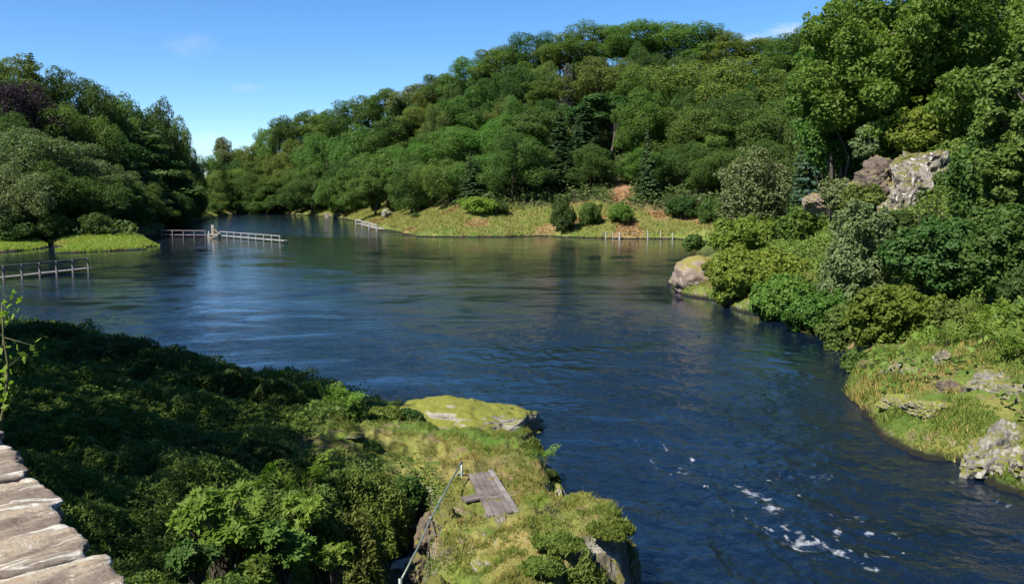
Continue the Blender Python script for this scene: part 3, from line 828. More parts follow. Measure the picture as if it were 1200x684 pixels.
def far_grass():
    r = np.random.default_rng(3)
    n = 520000
    px = r.uniform(235, 900, n); D = r.uniform(125, 300, n)
    x = (px - 600) / F * D * cp; sd = shore(x, D)
    k = (sd > .4) & (sd < 24); x, D, sd = x[k], D[k], sd[k]
    g, br = zones(x, D, sd)
    k = r.random(len(x)) < g; x, D, sd, br = x[k], D[k], sd[k], br[k]
    z = height(x, D)
    br = br + (fbm(x / 3, D / 3, 91) - .55) * .5
    s = .2 + 1.1 * np.clip(fbm(x / 2.0, D / 2.0, 61) - .2, 0, 1)
    for nm, m_, kk, lab in (('grass', 'bank grass', br < .55, 'yellow-green rough grass on the far bank below the wood'), ('bracken', 'rust', (br >= .55) & (r.random(len(x)) < .35), 'brown dead bracken between the far bank grass')):
        scatter_blades(nm, x[kk], D[kk], z[kk] - .05, s[kk] * (.45 + .5 * r.random(kk.sum())), .085, 1.1, LEAF[m_], r, lab)
    n = 60000
    px = r.uniform(-60, 200, n); D = r.uniform(90, 118, n); x = (px - 600) / F * D * cp; sd = shore(x, D)
    k = (sd > .1) & (sd < 9); x, D = x[k], D[k]; z = height(x, D); k = z < 1.4; x, D, z = x[k], D[k], z[k]
    scatter_blades('reeds', x, D, z - .05, (.16 + .22 * r.random(len(x))), .06, .8, LEAF['reed'], r, 'bright green reeds in strips off the left shore')
far_grass()

# ------------------------------------------------------------------ near trees and bushes
def near_lobes(px, py, w, h, D, n, r, lr=(.26, .42), depth=.8):
    """clumps of foliage filling an ellipsoid of real size standing at distance D"""
    c = np.array(PY(px, py, D)); rx, rz = w * D / F / 2, h * D / F / 2; ry = rx * depth
    L = []
    q0 = min(rx, rz)
    for i in range(n):
        d = unit(1, r)[0]; k = r.random() ** .45
        q = (lr[0] + (lr[1] - lr[0]) * r.random()) * (q0 * .6 + .4 * (rx + rz) / 2)
        L.append((c + d * k * np.maximum(np.array([rx, ry, rz]) - q * .8, .05), q))
    return L, c

def near_bush(name, cat, label, px, py, w, h, D, tint, n_leaf, size, seed, n_lobe=14, group=None, base=None, aspect=.6, stems=5, flat=.85, trunk=None, lr=(.26, .42), rad=None, deep=.6, depth=.8, rnd=.8, upb=.4):
    r = np.random.default_rng(seed)
    L, c = near_lobes(px, py, w, h, D, int(n_lobe * 2.4), r, (lr[0] + .06, lr[1] + .06), depth)
    if base is None: base = (c[0], c[1] + .3)
    bz = hz(*base)
    t = empty(name, (base[0], base[1], bz)); tag(t, label, cat, group)
    off = np.array([base[0], base[1], bz])
    gz = bz + .05
    L = [(p - off, q) for p, q in L]
    L += [(p + (unit(1, r)[0] + np.array([-.1, -.1, .25])) * q * (.8 + .3 * r.random()), q * (.22 + .3 * r.random())) for p, q in L for _ in range(3)]
    v, f = lobed(r, L, int(n_leaf * 1.9), size * .88, flat, deep, aspect, upb, rnd)
    link('crown' if cat == 'tree' else 'foliage', np_mesh('foliage', v, f), LEAF[tint], t)
    mb = MB()
    rad = rad or max(.03, w * D / F * .012)
    if trunk:
        pts = [Vector((0, 0, -.5))] + [Vector(PY(*q)) - Vector(off) for q in trunk]
        mb.tube(pts, [rad * (1.2 - .75 * k / (len(pts) - 1)) for k in range(len(pts))], 8)
        src = pts[1:]
    else: src = None
    for i in r.permutation(len(L))[:stems]:
        p1 = Vector(L[i][0].tolist())
        if src:
            p0 = min(src, key=lambda s: (s - p1).length + (2 if s.z > p1.z + .5 else 0)); r0 = rad * .45
        else:
            p0 = Vector((r.normal() * .12, r.normal() * .12, -.3)); r0 = rad
        md = p0.lerp(p1, .5) + Vector(r.normal(size=3).tolist()) * .07 * (p1 - p0).length + Vector((0, 0, .06 * (p1 - p0).length))
        mb.tube([p0, p0.lerp(md, .5), md, md.lerp(p1, .6), p1], [r0, r0 * .85, r0 * .65, r0 * .4, r0 * .15], 6)
        for j in range(3):
            e = p1 + Vector(unit(1, r)[0].tolist()) * L[i][1] * .9
            mb.tube([md.lerp(p1, .3 + .3 * j), e], [r0 * .3, r0 * .08], 4, False)
    mb.build('trunk' if cat == 'tree' else 'stems', BARK, t, True)
    return t

G_R = 'bushes and trees on the near right bank'
# the big oak leaning over the right bank, its limbs showing through
near_bush('oak_tree', 'tree', 'large sunlit oak with spreading dark limbs over the right bank, filling the top right corner', 1095, 66, 320, 270, 62, 'bright green', 80000, .16, 11, 62, G_R,
          base=(PY(1215, 300, 64)[0], 64), trunk=[(1205, 190, 64), (1185, 130, 63), (1150, 85, 62), (1105, 50, 62)], stems=22, rad=.42, lr=(.05, .14), flat=.8, deep=.8, aspect=.62, rnd=1.2)
near_bush('oak_tree', 'tree', 'younger bright green oak beside the left edge of the large oak', 985, 100, 120, 170, 70, 'bright green', 20000, .18, 12, 24, G_R, stems=8, rad=.18, lr=(.10, .22), flat=.85, deep=.78, rnd=1.1)
near_bush('oak_tree', 'tree', 'dark green oak in the top right corner behind the large oak', 1180, 20, 170, 190, 78, 'deep green', 22000, .24, 13, 20, G_R, stems=6, rad=.2)
near_bush('ash_tree', 'tree', 'dark green ash behind the large oak, reaching the skyline left of it', 1030, 60, 120, 120, 84, 'deep green', 15000, .22, 14, 18, G_R, stems=6, rad=.2)
near_bush('ash_tree', 'tree', 'mid green ash under the left side of the large oak, above the blue-green spruce', 975, 165, 90, 110, 82, 'mid green', 13000, .19, 15, 14, G_R, stems=6)
near_bush('sapling', 'tree', 'yellow-green sapling lit by the sun above the white cliff', 1080, 152, 110, 70, 59, 'yellow-green', 5200, .14, 16, 12, G_R, stems=5, flat=.6)
near_bush('ash_tree', 'tree', 'mid green ash filling the slope under the large oak, left of the white cliff', 1030, 185, 110, 90, 70, 'mid green', 14000, .17, 92, 16, G_R, stems=5)
near_bush('ash_tree', 'tree', 'dark ash on the slope under the middle of the large oak, over the brown ground', 1125, 130, 120, 110, 84, 'deep green', 14000, .22, 93, 16, G_R, stems=5)
near_bush('oak_tree', 'tree', 'near oak hanging down the right edge in front of the large oak', 1196, 150, 120, 250, 37, 'mid green', 26000, .125, 91, 30, G_R, base=(PY(1262, 300, 38)[0], 38), stems=8, rad=.2, lr=(.08, .2), flat=.8, deep=.78, rnd=1.1)
near_bush('birch_tree', 'tree', 'slim pale grey-green sapling with a straight stem below the large oak', 1017, 168, 36, 50, 60, 'grey-green', 2600, .13, 17, 8, G_R, stems=3)
near_bush('ash_tree', 'tree', 'shaded ash on the steep slope right of the white cliff', 1165, 215, 110, 110, 46, 'mid green', 17000, .15, 18, 16, G_R, stems=6)
near_bush('oak_tree', 'tree', 'sunlit low oak at the right edge above the ferns', 1185, 130, 90, 80, 40, 'mid green', 9000, .14, 19, 12, G_R, stems=5, flat=.6)
near_bush('birch_tree', 'tree', 'grey-green cone-shaped silver birch behind the promontory bushes', 886, 228, 96, 112, 76, 'grey-green', 15000, .15, 20, 20, G_R, stems=6, flat=1.0, lr=(.2, .34))
near_bush('bush', 'bush', 'green bush between the silver birch and the grey-green willow, in front of the spruce', 938, 262, 60, 46, 68, 'bright green', 6000, .14, 21, 10, G_R)
near_bush('bush', 'bush', 'yellowish green upper bush on the promontory, below the silver birch', 866, 276, 90, 50, 57, 'yellow-green', 7500, .12, 22, 12, G_R)
near_bush('bush', 'bush', 'large leafy yellow-green bush on the promontory beside the pale boulder', 892, 322, 124, 84, 53, 'yellow-green', 16000, .125, 23, 20, G_R, lr=(.2, .33))
near_bush('bush', 'bush', 'low green bush trailing over the water between promontory and grey-green willow', 945, 345, 70, 46, 48, 'mid green', 7000, .11, 24, 12, G_R)
near_bush('willow_tree', 'tree', 'tall grey-green willow in half shade at the water, left of the lime bush', 1006, 305, 92, 160, 43, 'grey-green', 21000, .095, 25, 22, G_R, stems=6, lr=(.18, .3))
near_bush('bush', 'bush', 'round sunlit lime-green bush at the water above the grassy ledge', 1052, 372, 126, 86, 35, 'yellow-green', 14000, .10, 26, 20, G_R, lr=(.18, .3))
near_bush('broadleaf_tree', 'tree', 'dark broad-leaved tree on the right bank between the white cliff and the lime bush', 1105, 296, 150, 106, 40, 'deep green', 22000, .12, 27, 22, G_R, lr=(.17, .3))
near_bush('broadleaf_tree', 'tree', 'broad-leaved tree at the right edge above the ferns', 1180, 296, 110, 120, 35, 'mid green', 17000, .11, 28, 20, G_R, lr=(.17, .3))
near_bush('bush', 'bush', 'soft green bush on the right bank between the lime bush and the ferns', 1125, 380, 70, 60, 31, 'olive green', 8000, .075, 29, 14, G_R)
near_bush('bush', 'bush', 'yellow-green bush pressed against the right side of the pinkish pale boulder', 846, 318, 44, 56, 55, 'yellow-green', 4500, .12, 98, 9, G_R, lr=(.2, .33))
near_bush('bush', 'bush', 'lit yellow-green bush overhanging the water right of the pinkish pale boulder', 866, 330, 84, 60, 51.5, 'yellow-green', 10000, .12, 94, 12, G_R, lr=(.2, .33))
near_bush('bush', 'bush', 'bright green bush overhanging the water below the large leafy promontory bush', 914, 350, 92, 62, 47, 'bright green', 11000, .11, 95, 12, G_R, lr=(.2, .33))
near_bush('bush', 'bush', 'bright bush overhanging the water left of the tall grey-green willow', 958, 368, 80, 66, 42.3, 'bright green', 10000, .10, 96, 12, G_R, lr=(.2, .33))
near_bush('bush', 'bush', 'olive bush at the water in front of the tall grey-green willow', 990, 388, 70, 80, 38, 'olive green', 10000, .09, 97, 12, G_R, lr=(.2, .33))
near_bush('heather_bush', 'bush', 'dark brown-green heather bush above the rocks of the right ledge', 1125, 436, 60, 36, 27.5, 'understorey', 6500, .05, 30, 12, G_R)
near_bush('bush', 'bush', 'small green bush over the waterline at the left end of the grassy ledge', 1004, 425, 34, 34, 33, 'mid green', 3500, .07, 32, 9, G_R)
near_bush('bush', 'bush', 'dark green bush in the dip below the white cliff', 1050, 270, 60, 50, 48, 'deep green', 6500, .11, 33, 10, G_R)
near_bush('bush', 'bush', 'olive bush half covering the brown crag left of the white cliff', 1010, 236, 56, 44, 53, 'olive green', 6000, .10, 99, 10, G_R)
near_bush('bush', 'bush', 'trailing green bush over the right shoulder of the white cliff', 1104, 222, 40, 60, 51, 'mid green', 5000, .10, 100, 9, G_R)
near_bush('heather_bush', 'bush', 'brownish heather tuft on top of the white cliff', 1082, 188, 50, 14, 53, 'olive green', 2200, .08, 34, 7, G_R, flat=.5)
near_bush('bush', 'bush', 'grey-green bush left of the white cliff, over the small pink rock', 985, 228, 60, 44, 60, 'grey-green', 6000, .12, 35, 10, G_R)
near_bush('bush', 'bush', 'dark leafy bush at the right edge below the shaded trees', 1195, 345, 60, 60, 31, 'deep green', 6000, .09, 36, 12, G_R)
near_bush('bush', 'bush', 'small dark green bush at the water on the left tip of the promontory', 812, 283, 30, 24, 66, 'mid green', 2400, .13, 37, 8, G_R)

# blue-green spruce behind the promontory
def spruce(px, py_top, py_base, w, D, tint, label, seed=3):
    x = (px - 600) / F * D * cp; z = hz(x, D); top = PY(px, py_top, D)[2]
    t = far_tree('spruce', tint, x, D, z - .1, top - z, w * D / F / 2)
    tag(t, label, 'tree', G_R)
spruce(948, 132, 245, 70, 92, 'blue-green', 'blue-green spruce between the silver birch and the large oak')
for px, py, D, w, lab, kd, tn in ((1010, 20, 105, 90, 'tall dark ash at the skyline behind the large oak, its left one', 'ash', 'deep green'), (1100, 8, 110, 110, 'tall dark oak behind the large oak, hidden in part by its limbs', 'oak', 'mid green'), (1175, -10, 100, 110, 'tall dark oak at the right edge behind all others', 'oak', 'deep green'),
                                 (1060, 90, 80, 80, 'mid green oak on the slope seen through the limbs of the large oak', 'oak', 'mid green'), (1130, 95, 72, 70, 'olive ash on the slope seen under the limbs of the large oak', 'ash', 'olive green'), (960, 60, 120, 70, 'olive oak at the skyline just left of the large oak', 'oak', 'olive green')):
    x = (px - 600) / F * D * cp; z = hz(x, D)
    t = far_tree(kd, tn, x, D, z - .1, max(PY(px, py, D)[2] - z, 5), w * D / F / 2); tag(t, lab, 'tree', G_R)

# ------------------------------------------------------------------ ferns
def frond_np(r, L, arch, n=12):
    """one bracken frond along +X: pinnae pairs, drooping tip"""
    V = []
    for k in range(n):
        t = (k + 1) / (n + .5)
        x = L * (t * (1 - .22 * arch * t)); z = L * (arch * (1.1 * t - 1.15 * t * t)) + .35 * L * t * (1 - t)
        w = L * .40 * r.uniform(.85, 1.15) * (1 - t) ** .75 * min(1, .35 + 2.6 * t) + .01
        for sgn in (-1, 1):
            j = 2
            for q in range(j):     # pinna split in leaflets
                u0, u1 = q / j, (q + 1) / j
                ww = L * .042 * (1 - u0 * .6)
                b = np.array([x + w * u0 * .28, sgn * w * u0, z - w * u0 * u0 * .22]); e = np.array([x + w * u1 * .28, sgn * w * u1, z - w * u1 * u1 * .22])
                V += [b, (b + e) / 2 + np.array([ww, 0, .006]), e, (b + e) / 2 + np.array([-ww, 0, .006])]
    return np.array(V)

def fern(px, py, D, size, n, label, seed, base=None, group='ferns on the near banks', tint='fern', z=None):
    r = np.random.default_rng(seed)
    x, y = base if base else PY(px, py, D)[:2]
    z = hz(x, y) if z is None else z
    t = empty('fern', (x, y, z)); tag(t, label, 'fern', group)
    vs = []; mb = MB()
    for k in range(n):
        a = k * 2.399 + r.random(); L = size * (.7 + .5 * r.random()); up = .25 + .5 * r.random()
        v = frond_np(r, L, .5 + .5 * r.random())
        st = size * (.25 + .45 * r.random())
        tilt = up; ro = r.normal() * .5; v = v @ np.array([[1, 0, 0], [0, math.cos(ro), -math.sin(ro)], [0, math.sin(ro), math.cos(ro)]]).T
        v = v + r.normal(size=(len(v) // 4, 3)).repeat(4, 0) * size * .022
        rot = np.array([[math.cos(tilt), 0, -math.sin(tilt)], [0, 1, 0], [math.sin(tilt), 0, math.cos(tilt)]])
        v = v @ rot.T
        ca, sa = math.cos(a), math.sin(a)
        v = v @ np.array([[ca, -sa, 0], [sa, ca, 0], [0, 0, 1]]).T
        o = np.array([ca * st * .35, sa * st * .35, st]); vs.append(v + o)
        mb.tube([(0, 0, -.1), tuple(o * .6 + np.array([0, 0, st * .1])), tuple(o)], [.012, .009, .006], 4, False)
    v = np.concatenate(vs)
    link('fronds', np_mesh('fronds', v, np.arange(len(v)).reshape(-1, 4)), LEAF[tint], t)
    mb.build('stalks', STEM, t)
    return t

fern(1165, 395, 29.5, 1.0, 16, 'tall bright bracken at the right edge below the shaded trees', 1)
fern(1190, 380, 31, 1.0, 14, 'bracken clump furthest right, behind the tall bright bracken', 2)
fern(1150, 420, 28, .9, 14, 'bracken clump left of the tall bright bracken on the right bank', 3)
fern(1190, 440, 26, .8, 12, 'bracken clump above the big pale boulder at the right edge', 4)
fern(1110, 405, 29.5, .8, 10, 'yellowish bracken clump above the brown heather bush', 5, tint='yellow-green')
fern(1090, 420, 30.5, .7, 8, 'small bracken clump between the lime bush and the heather bush', 6)
fern(358, 580, 15.5, .75, 11, 'bright bracken at the left end of the grass shelf, above the heather', 7)
fern(322, 655, 12.0, .6, 10, 'bracken among the lower leaves of the rhododendron, near the bottom edge', 8)
fern(398, 675, 12.2, .5, 9, 'bracken at the bottom edge beside the dark gully', 9)
fern(636, 590, 18.6, .5, 9, 'bright little fern on the rock edge beside the wooden ramp', 10)
fern(440, 640, 14.6, .45, 7, 'small bracken at the foot of the heather beside the dark gully', 11)
fern(628, 648, 14.6, .26, 8, 'tiny bright fern on the near grassy mound', 12)
fern(300, 570, 14.8, .6, 9, 'half shaded bracken left of the grass shelf', 13)
fern(385, 470, 22.5, .7, 10, 'bright bracken on the far side of the hedge by the river', 14)
fern(402, 486, 22.0, .6, 9, 'bracken at the right end of the hedge by the river', 15)

# ------------------------------------------------------------------ rhododendron and heather on the near left bank
def rosette_bush(px, py, w, h, D, n, L, label, seed, tint, base=None):
    r = np.random.default_rng(seed)
    lob, c = near_lobes(px, py, w, h, D, 14, r)
    base = base or (c[0], c[1] + .2); bz = hz(*base); off = np.array([*base, bz])
    t = empty('rhododendron', tuple(off)); tag(t, label, 'bush', 'bushes on the near left bank')
    P = np.array([p for p, _ in lob]); Q = np.array([q for _, q in lob])
    k = r.integers(0, len(P), n); d = unit(n, r); d[:, 2] = np.abs(d[:, 2]) * .9 + .05; d /= np.linalg.norm(d, axis=1, keepdims=True)
    tip = P[k] + d * (Q[k] * (.85 + .3 * r.random(n)))[:, None] - off
    tip[:, 2] = np.maximum(tip[:, 2], .12)
    V = []; mb = MB()
    for i in range(n):
        ax = Vector((d[i] + np.array([-.2, -.1, .8])).tolist()).normalized(); m = ax.to_track_quat('Z', 'Y').to_matrix(); m = np.array(m)
        nl = r.integers(7, 11); s = L * (.7 + .6 * r.random())
        for j in range(nl):
            a = j * 2.399 + r.random() * .3; el = .15 + .55 * r.random()
            ll = s * (.75 + .4 * r.random()); dr = np.array([math.cos(a) * math.cos(el), math.sin(a) * math.cos(el), math.sin(el)])
            sd_ = np.array([-math.sin(a), math.cos(a), 0]); dn = np.array([0, 0, -.10 * ll])
            pts = [dr * ll * .08, dr * ll * .5 + sd_ * ll * .17, dr * ll + dn, dr * ll * .5 - sd_ * ll * .17]
            V += [m @ p + tip[i] for p in pts]
        if i % 3 == 0: mb.tube([(r.normal() * .1, r.normal() * .1, -.2), tuple(tip[i] * np.array([.45, .45, .6])), tuple(tip[i])], [.018, .012, .005], 4, False)
    V = np.array(V)
    link('foliage', np_mesh('foliage', V, np.arange(len(V)).reshape(-1, 4)), LEAF[tint], t); mb.build('stems', BARK, t)
    return t
rosette_bush(262, 618, 120, 110, 11.0, 330, .13, 'rhododendron with bright pointed leaf rosettes, near the bottom edge', 41, 'fern')
rosette_bush(325, 645, 80, 80, 11.2, 190, .12, 'smaller rhododendron right of the bright one at the bottom edge', 42, 'bright green')
rosette_bush(222, 655, 70, 60, 10.0, 110, .11, 'half shaded rhododendron at the bottom edge beside the stone wall', 43, 'mid green')

rosette_bush(352, 600, 64, 56, 13.2, 130, .10, 'small rhododendron in the heather below the bracken of the grass shelf', 44, 'fern')
rosette_bush(300, 672, 60, 50, 10.4, 110, .10, 'low rhododendron between the two bigger ones, cut by the bottom edge', 45, 'yellow-green')
rosette_bush(392, 655, 50, 44, 12.2, 90, .09, 'low rhododendron beside the dark gully at the bottom edge', 46, 'fern')
fern(240, 575, 13.0, .6, 9, 'half lit bracken behind the bright rhododendron', 16)
fern(282, 585, 13.6, .55, 9, 'bracken between the bright rhododendron and the grass shelf', 17)
def heather(px, py, w, h, D, n, label, seed, tint='heather', size=.05, name='heather_bush', base=None, grp='bushes on the near left bank', dead=None):
    """upright sprigs on a mound"""
    r = np.random.default_rng(seed)
    p = PY(px, py, D); base = base or (p[0], p[1] + .1); bz = hz(*base); off = np.array([*base, bz])
    t = empty(name, tuple(off)); tag(t, label, 'bush', grp)
    rx = w * D / F / 2; ry = rx * .8; rz = max(PY(px, py - h / 2, D)[2] - bz, h * D / F * .55)
    d = unit(n, r); d[:, 2] = np.abs(d[:, 2]) - .08
    lump = 1 + .42 * (fbm(d[:, 0] * 2.6 + seed, d[:, 1] * 2.6 + d[:, 2] * 1.7, seed) - .5) * 2 + .10 * (fbm(d[:, 0] * 9, d[:, 1] * 9 + d[:, 2] * 5, seed + 3) - .5) * 2
    k_ = lump * (1.0 - .30 * r.random(n) ** 2)
    c = d * np.array([rx, ry, rz]) * k_[:, None] + np.array([p[0] - base[0], p[1] - base[1], 0])
    c[:, 2] = np.maximum(c[:, 2], -.25)
    up = d * .6 + np.array([0, 0, 1.0])
    v, f = quads(c, unit(n, r) * .8 + d * .6 + np.array([0, 0, .3]), size * (.5 + .9 * r.random(n)) * (1 + .8 * (r.random(n) < .05)), .30, r, up)
    link('foliage', np_mesh('foliage', v, f), LEAF[tint], t)
    mb = MB()
    for i in range(10):
        e = d[i] * np.array([rx, ry, rz]) * .85
        mb.tube([(e[0] * .3, e[1] * .3, -.15), tuple(e * .6), tuple(e)], [.014, .009, .004], 4, False)
    mb.build('stems', BARK, t)
    return t
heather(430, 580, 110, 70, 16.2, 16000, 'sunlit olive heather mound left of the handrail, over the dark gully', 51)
heather(365, 612, 100, 76, 13.8, 15000, 'olive heather mound between the bracken and the smaller rhododendron', 52)
heather(415, 630, 80, 76, 13.8, 12000, 'heather hanging over the left side of the dark gully', 53, 'olive green')
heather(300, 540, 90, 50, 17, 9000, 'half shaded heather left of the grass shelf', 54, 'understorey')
heather(345, 565, 60, 36, 16.5, 6500, 'pale heather at the left end of the grass shelf', 55, 'olive green')
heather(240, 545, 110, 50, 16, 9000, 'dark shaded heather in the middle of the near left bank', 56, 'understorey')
heather(436, 541, 20, 18, 19.3, 1800, 'small dark round bush on the grass shelf', 57, 'deep green', .04, 'bush')
heather(250, 452, 100, 44, 22.5, 11000, 'dark bush in the riverside hedge, left end', 58, 'deep green', .06, 'bush')
heather(318, 470, 90, 56, 21.8, 12000, 'dark bush in the riverside hedge, middle', 59, 'deep green', .06, 'bush')
near_bush('bush', 'bush', 'sunlit green bush at the right end of the riverside hedge', 398, 487, 70, 50, 22.3, 'bright green', 9000, .05, 60, 16, 'bushes on the near left bank', flat=1)
heather(448, 500, 56, 34, 23.2, 6500, 'olive heather at the left end of the mossy knoll', 61, 'heather', .05)
heather(478, 508, 40, 26, 23.4, 4200, 'dark heather in the hollow left of the mossy rock', 62, 'deep green', .05)
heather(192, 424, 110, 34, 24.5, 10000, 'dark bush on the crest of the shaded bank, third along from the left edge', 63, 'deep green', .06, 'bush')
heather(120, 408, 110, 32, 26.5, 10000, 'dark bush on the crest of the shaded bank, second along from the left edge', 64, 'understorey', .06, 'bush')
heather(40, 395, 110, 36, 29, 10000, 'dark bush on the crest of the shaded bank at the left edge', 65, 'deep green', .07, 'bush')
near_bush('bush', 'bush', 'green bramble with round leaves at the top of the dark gully', 478, 575, 44, 50, 17.2, 'mid green', 3000, .05, 66, 10, 'bushes on the near left bank', base=(-2.6, 17.6))
G_P = 'tufts on the edge of the grassy point'
heather(606, 548, 40, 28, 21.6, 4500, 'olive tuft in the notch between the mossy rock and the ramp', 71, 'heather', .05, 'heather_tuft', grp=G_P)
heather(640, 566, 30, 30, 19.6, 3600, 'dark green tuft on the rocky edge right of the ramp', 72, 'understorey', .05, 'heather_tuft', base=(.72, 19.6), grp=G_P)
heather(622, 570, 30, 26, 19.8, 3000, 'brownish tuft on the rocky edge beside the ramp', 73, 'olive green', .05, 'heather_tuft', grp=G_P)
heather(655, 650, 60, 20, 13.3, 5000, 'green heather tuft in the middle of the near grassy mound', 74, 'heather', .045, 'heather_tuft', grp=G_P)
heather(716, 640, 52, 26, 13.6, 6000, 'olive heather tuft at the right end of the near grassy mound', 75, 'heather', .045, 'heather_tuft', base=(1.6, 13.8), grp=G_P)
heather(685, 664, 60, 22, 12.9, 5500, 'low heather tuft on the front of the near grassy mound, at the bottom edge', 76, 'olive green', .045, 'heather_tuft', grp=G_P)
heather(634, 668, 56, 20, 12.8, 5000, 'olive heather tuft on the bare slope of the near grassy mound', 78, 'heather', .045, 'heather_tuft', grp=G_P)
heather(572, 588, 18, 16, 17.6, 1400, 'small dark tuft between the plank end and the ramp', 77, 'understorey', .04, 'heather_tuft', grp=G_P)

# sapling at the left edge in front of the shade
def sapling():
    r = np.random.default_rng(81)
    b = PY(-4, 515, 6.6); t = empty('sapling', (b[0], b[1], hz(b[0], b[1]))); off = np.array([b[0], b[1], hz(b[0], b[1])])
    tag(t, 'thin sapling with lit yellow-green leaves at the left edge above the wall', 'sapling')
    mb = MB(); P = [np.array(PY(*q)) - off for q in ((-4, 520, 6.6), (6, 470, 6.6), (10, 430, 6.6), (4, 395, 6.6), (2, 355, 6.6))]
    mb.tube([(0, 0, -.2)] + [tuple(p) for p in P], [.02, .014, .012, .010, .007, .004], 6)
    c = []
    for q in ((4, 455, 9), (8, 462, 7), (2, 440, 5), (10, 352, 6), (3, 368, 7), (12, 365, 5), (2, 408, 4), (40, 405, 4), (30, 413, 4), (6, 470, 6), (-6, 450, 9), (-8, 380, 9)):
        e = np.array(PY(q[0], q[1], 6.6)) - off; s = min(P, key=lambda p: np.linalg.norm(p - e)); mb.tube([tuple(s), tuple(e)], [.005, .002], 4, False)
        c.append(e + r.normal(size=(q[2] + 2, 3)) * .035)
    c = np.concatenate(c); v, f = quads(c, r.normal(size=(len(c), 3)) + np.array([-.4, -.6, .6]), .028 + .016 * r.random(len(c)), .6, r)
    link('foliage', np_mesh('foliage', v, f), LEAF['lime'], t); mb.build('stem', STEM, t, True)
sapling()

# ------------------------------------------------------------------ near ground cover (nobody could count it)
def near_cover():
    r = np.random.default_rng(9)
    n = 700000
    px = r.uniform(-40, 780, n); D = np.exp(r.uniform(math.log(6), math.log(33), n))
    x = px - 600; x = x / F * D; 
    k = x < 5; x, D = x[k], D[k]
    sd = shore(x, D); k = sd > .05; x, D, sd = x[k], D[k], sd[k]
    g, br = zones(x, D, sd)
    z = height(x, D)
    pick = r.random(len(x)) < g
    # short grass on the shelf and the point
    gx, gy, gz, gb = x[pick], D[pick], z[pick], br[pick]
    A_, B_ = (np.array(PZ(561, 551, 1.1)[:2]), np.array(PZ(589, 602, 1.1)[:2])); ax_ = B_ - A_; ln_ = np.hypot(*ax_); ax_ = ax_ / ln_
    al = (gx - A_[0]) * ax_[0] + (gy - A_[1]) * ax_[1]; ac = np.abs(-(gx - A_[0]) * ax_[1] + (gy - A_[1]) * ax_[0])
    ok = ~((al > -.1) & (al < ln_ + .1) & (ac < .36)); gx, gy, gz, gb = gx[ok], gy[ok], gz[ok], gb[ok]
    bare = fbm(gx * 1.3, gy * 1.3, 55); kk = (bare + .12 * (r.random(len(gx)) - .5) < .66)
    gx, gy, gz, gb, bare = gx[kk], gy[kk], gz[kk], gb[kk], bare[kk]
    dry = (fbm(gx * .8, gy * .8, 66) + .35 * (r.random(len(gx)) - .5)) > .58
    hg = (.022 + .34 * np.clip(fbm(gx * 2.3, gy * 2.3, 67) - .44, 0, 1)) * (.5 + 1.0 * r.random(len(gx)))
    scatter_blades('grass', gx[~dry], gy[~dry], gz[~dry] - .01, hg[~dry], .008, 1.3, LEAF['grass'], r, 'short yellow-green grass on the shelf and point of the near bank')
    scatter_blades('dry_grass', gx[dry], gy[dry], gz[dry] - .01, hg[dry], .008, 1.3, LEAF['dry grass'], r, 'straw-coloured dry grass patches on the near bank')
    # low undergrowth on the shaded bank
    ux, uy, uz = x[~pick], D[~pick], z[~pick]
    md = np.clip(fbm(ux * .9, uy * .9, 88, 4) - .30, 0, 1) * 1.15
    hgt = md * r.random(len(ux)) ** .5
    c = np.stack([ux, uy, uz + hgt + .02], 1)
    v, f = quads(c, r.normal(size=(len(c), 3)) * .8 + np.array([0, -.2, .9]), (.020 + .036 * r.random(len(c))) * np.clip(uy / 14, .6, 1.6), .36, r)
    o = link('undergrowth', np_mesh('undergrowth', v, f), LEAF['bank cover']); tag(o, 'low mixed undergrowth covering the shaded near left bank', 'undergrowth', kind='stuff')
    # right ledge
    n = 230000
    px = r.uniform(790, 1260, n); D = r.uniform(19, 64, n); x = (px - 600) / F * D
    sd = shore(x, D); k = (sd > .1) & (sd < 9); x, D, sd = x[k], D[k], sd[k]; z = height(x, D); g, br = zones(x, D, sd)
    pick = r.random(len(x)) < g
    hg = (.08 + .5 * np.clip(fbm(x * .9, D * .9, 68) - .3, 0, 1)) * (.6 + .8 * r.random(len(x)))
    bare = fbm(x * .8, D * .8, 57) < .6
    k1 = pick & bare; dry = (fbm(x * .5, D * .5, 69) + .3 * (r.random(len(x)) - .5)) > .60
    a = k1 & ~dry; b = k1 & dry
    scatter_blades('grass', x[a], D[a], z[a] - .02, hg[a], .022, 1.0, LEAF['grass'], r, 'long green grass on the sunlit ledge of the right bank')
    scatter_blades('dry_grass', x[b], D[b], z[b] - .02, hg[b], .022, 1.0, LEAF['dry grass'], r, 'straw-coloured grass on the sunlit ledge of the right bank')
    # undergrowth on the right slope
    n = 160000
    px = r.uniform(840, 1300, n); D = r.uniform(26, 95, n); x = (px - 600) / F * D
    sd = shore(x, D); k = sd > .5; x, D, sd = x[k], D[k], sd[k]; g, br = zones(x, D, sd)
    k = (r.random(len(x)) > g); x, D = x[k], D[k]; z = height(x, D)
    c = np.stack([x, D, z + np.clip(fbm(x * .6, D * .6, 90) - .3, 0, 1) * 1.8 * r.random(len(x)) ** .5], 1)
    v, f = quads(c, r.normal(size=(len(c), 3)) * .7 + np.array([-.3, -.3, .9]), .06 + .10 * r.random(len(c)), .5, r)
    o = link('undergrowth', np_mesh('undergrowth', v, f), LEAF['heather']); tag(o, 'mixed undergrowth covering the steep right bank', 'undergrowth', kind='stuff')
    # the steep bank carries on beyond the right edge of the view
    n = 110000
    x = r.uniform(13.5, 50, n); D = r.uniform(2, 48, n); k = (x / D > .58); x, D = x[k], D[k]
    sd = shore(x, D); k = sd > 1.0; x, D = x[k], D[k]; z = height(x, D)
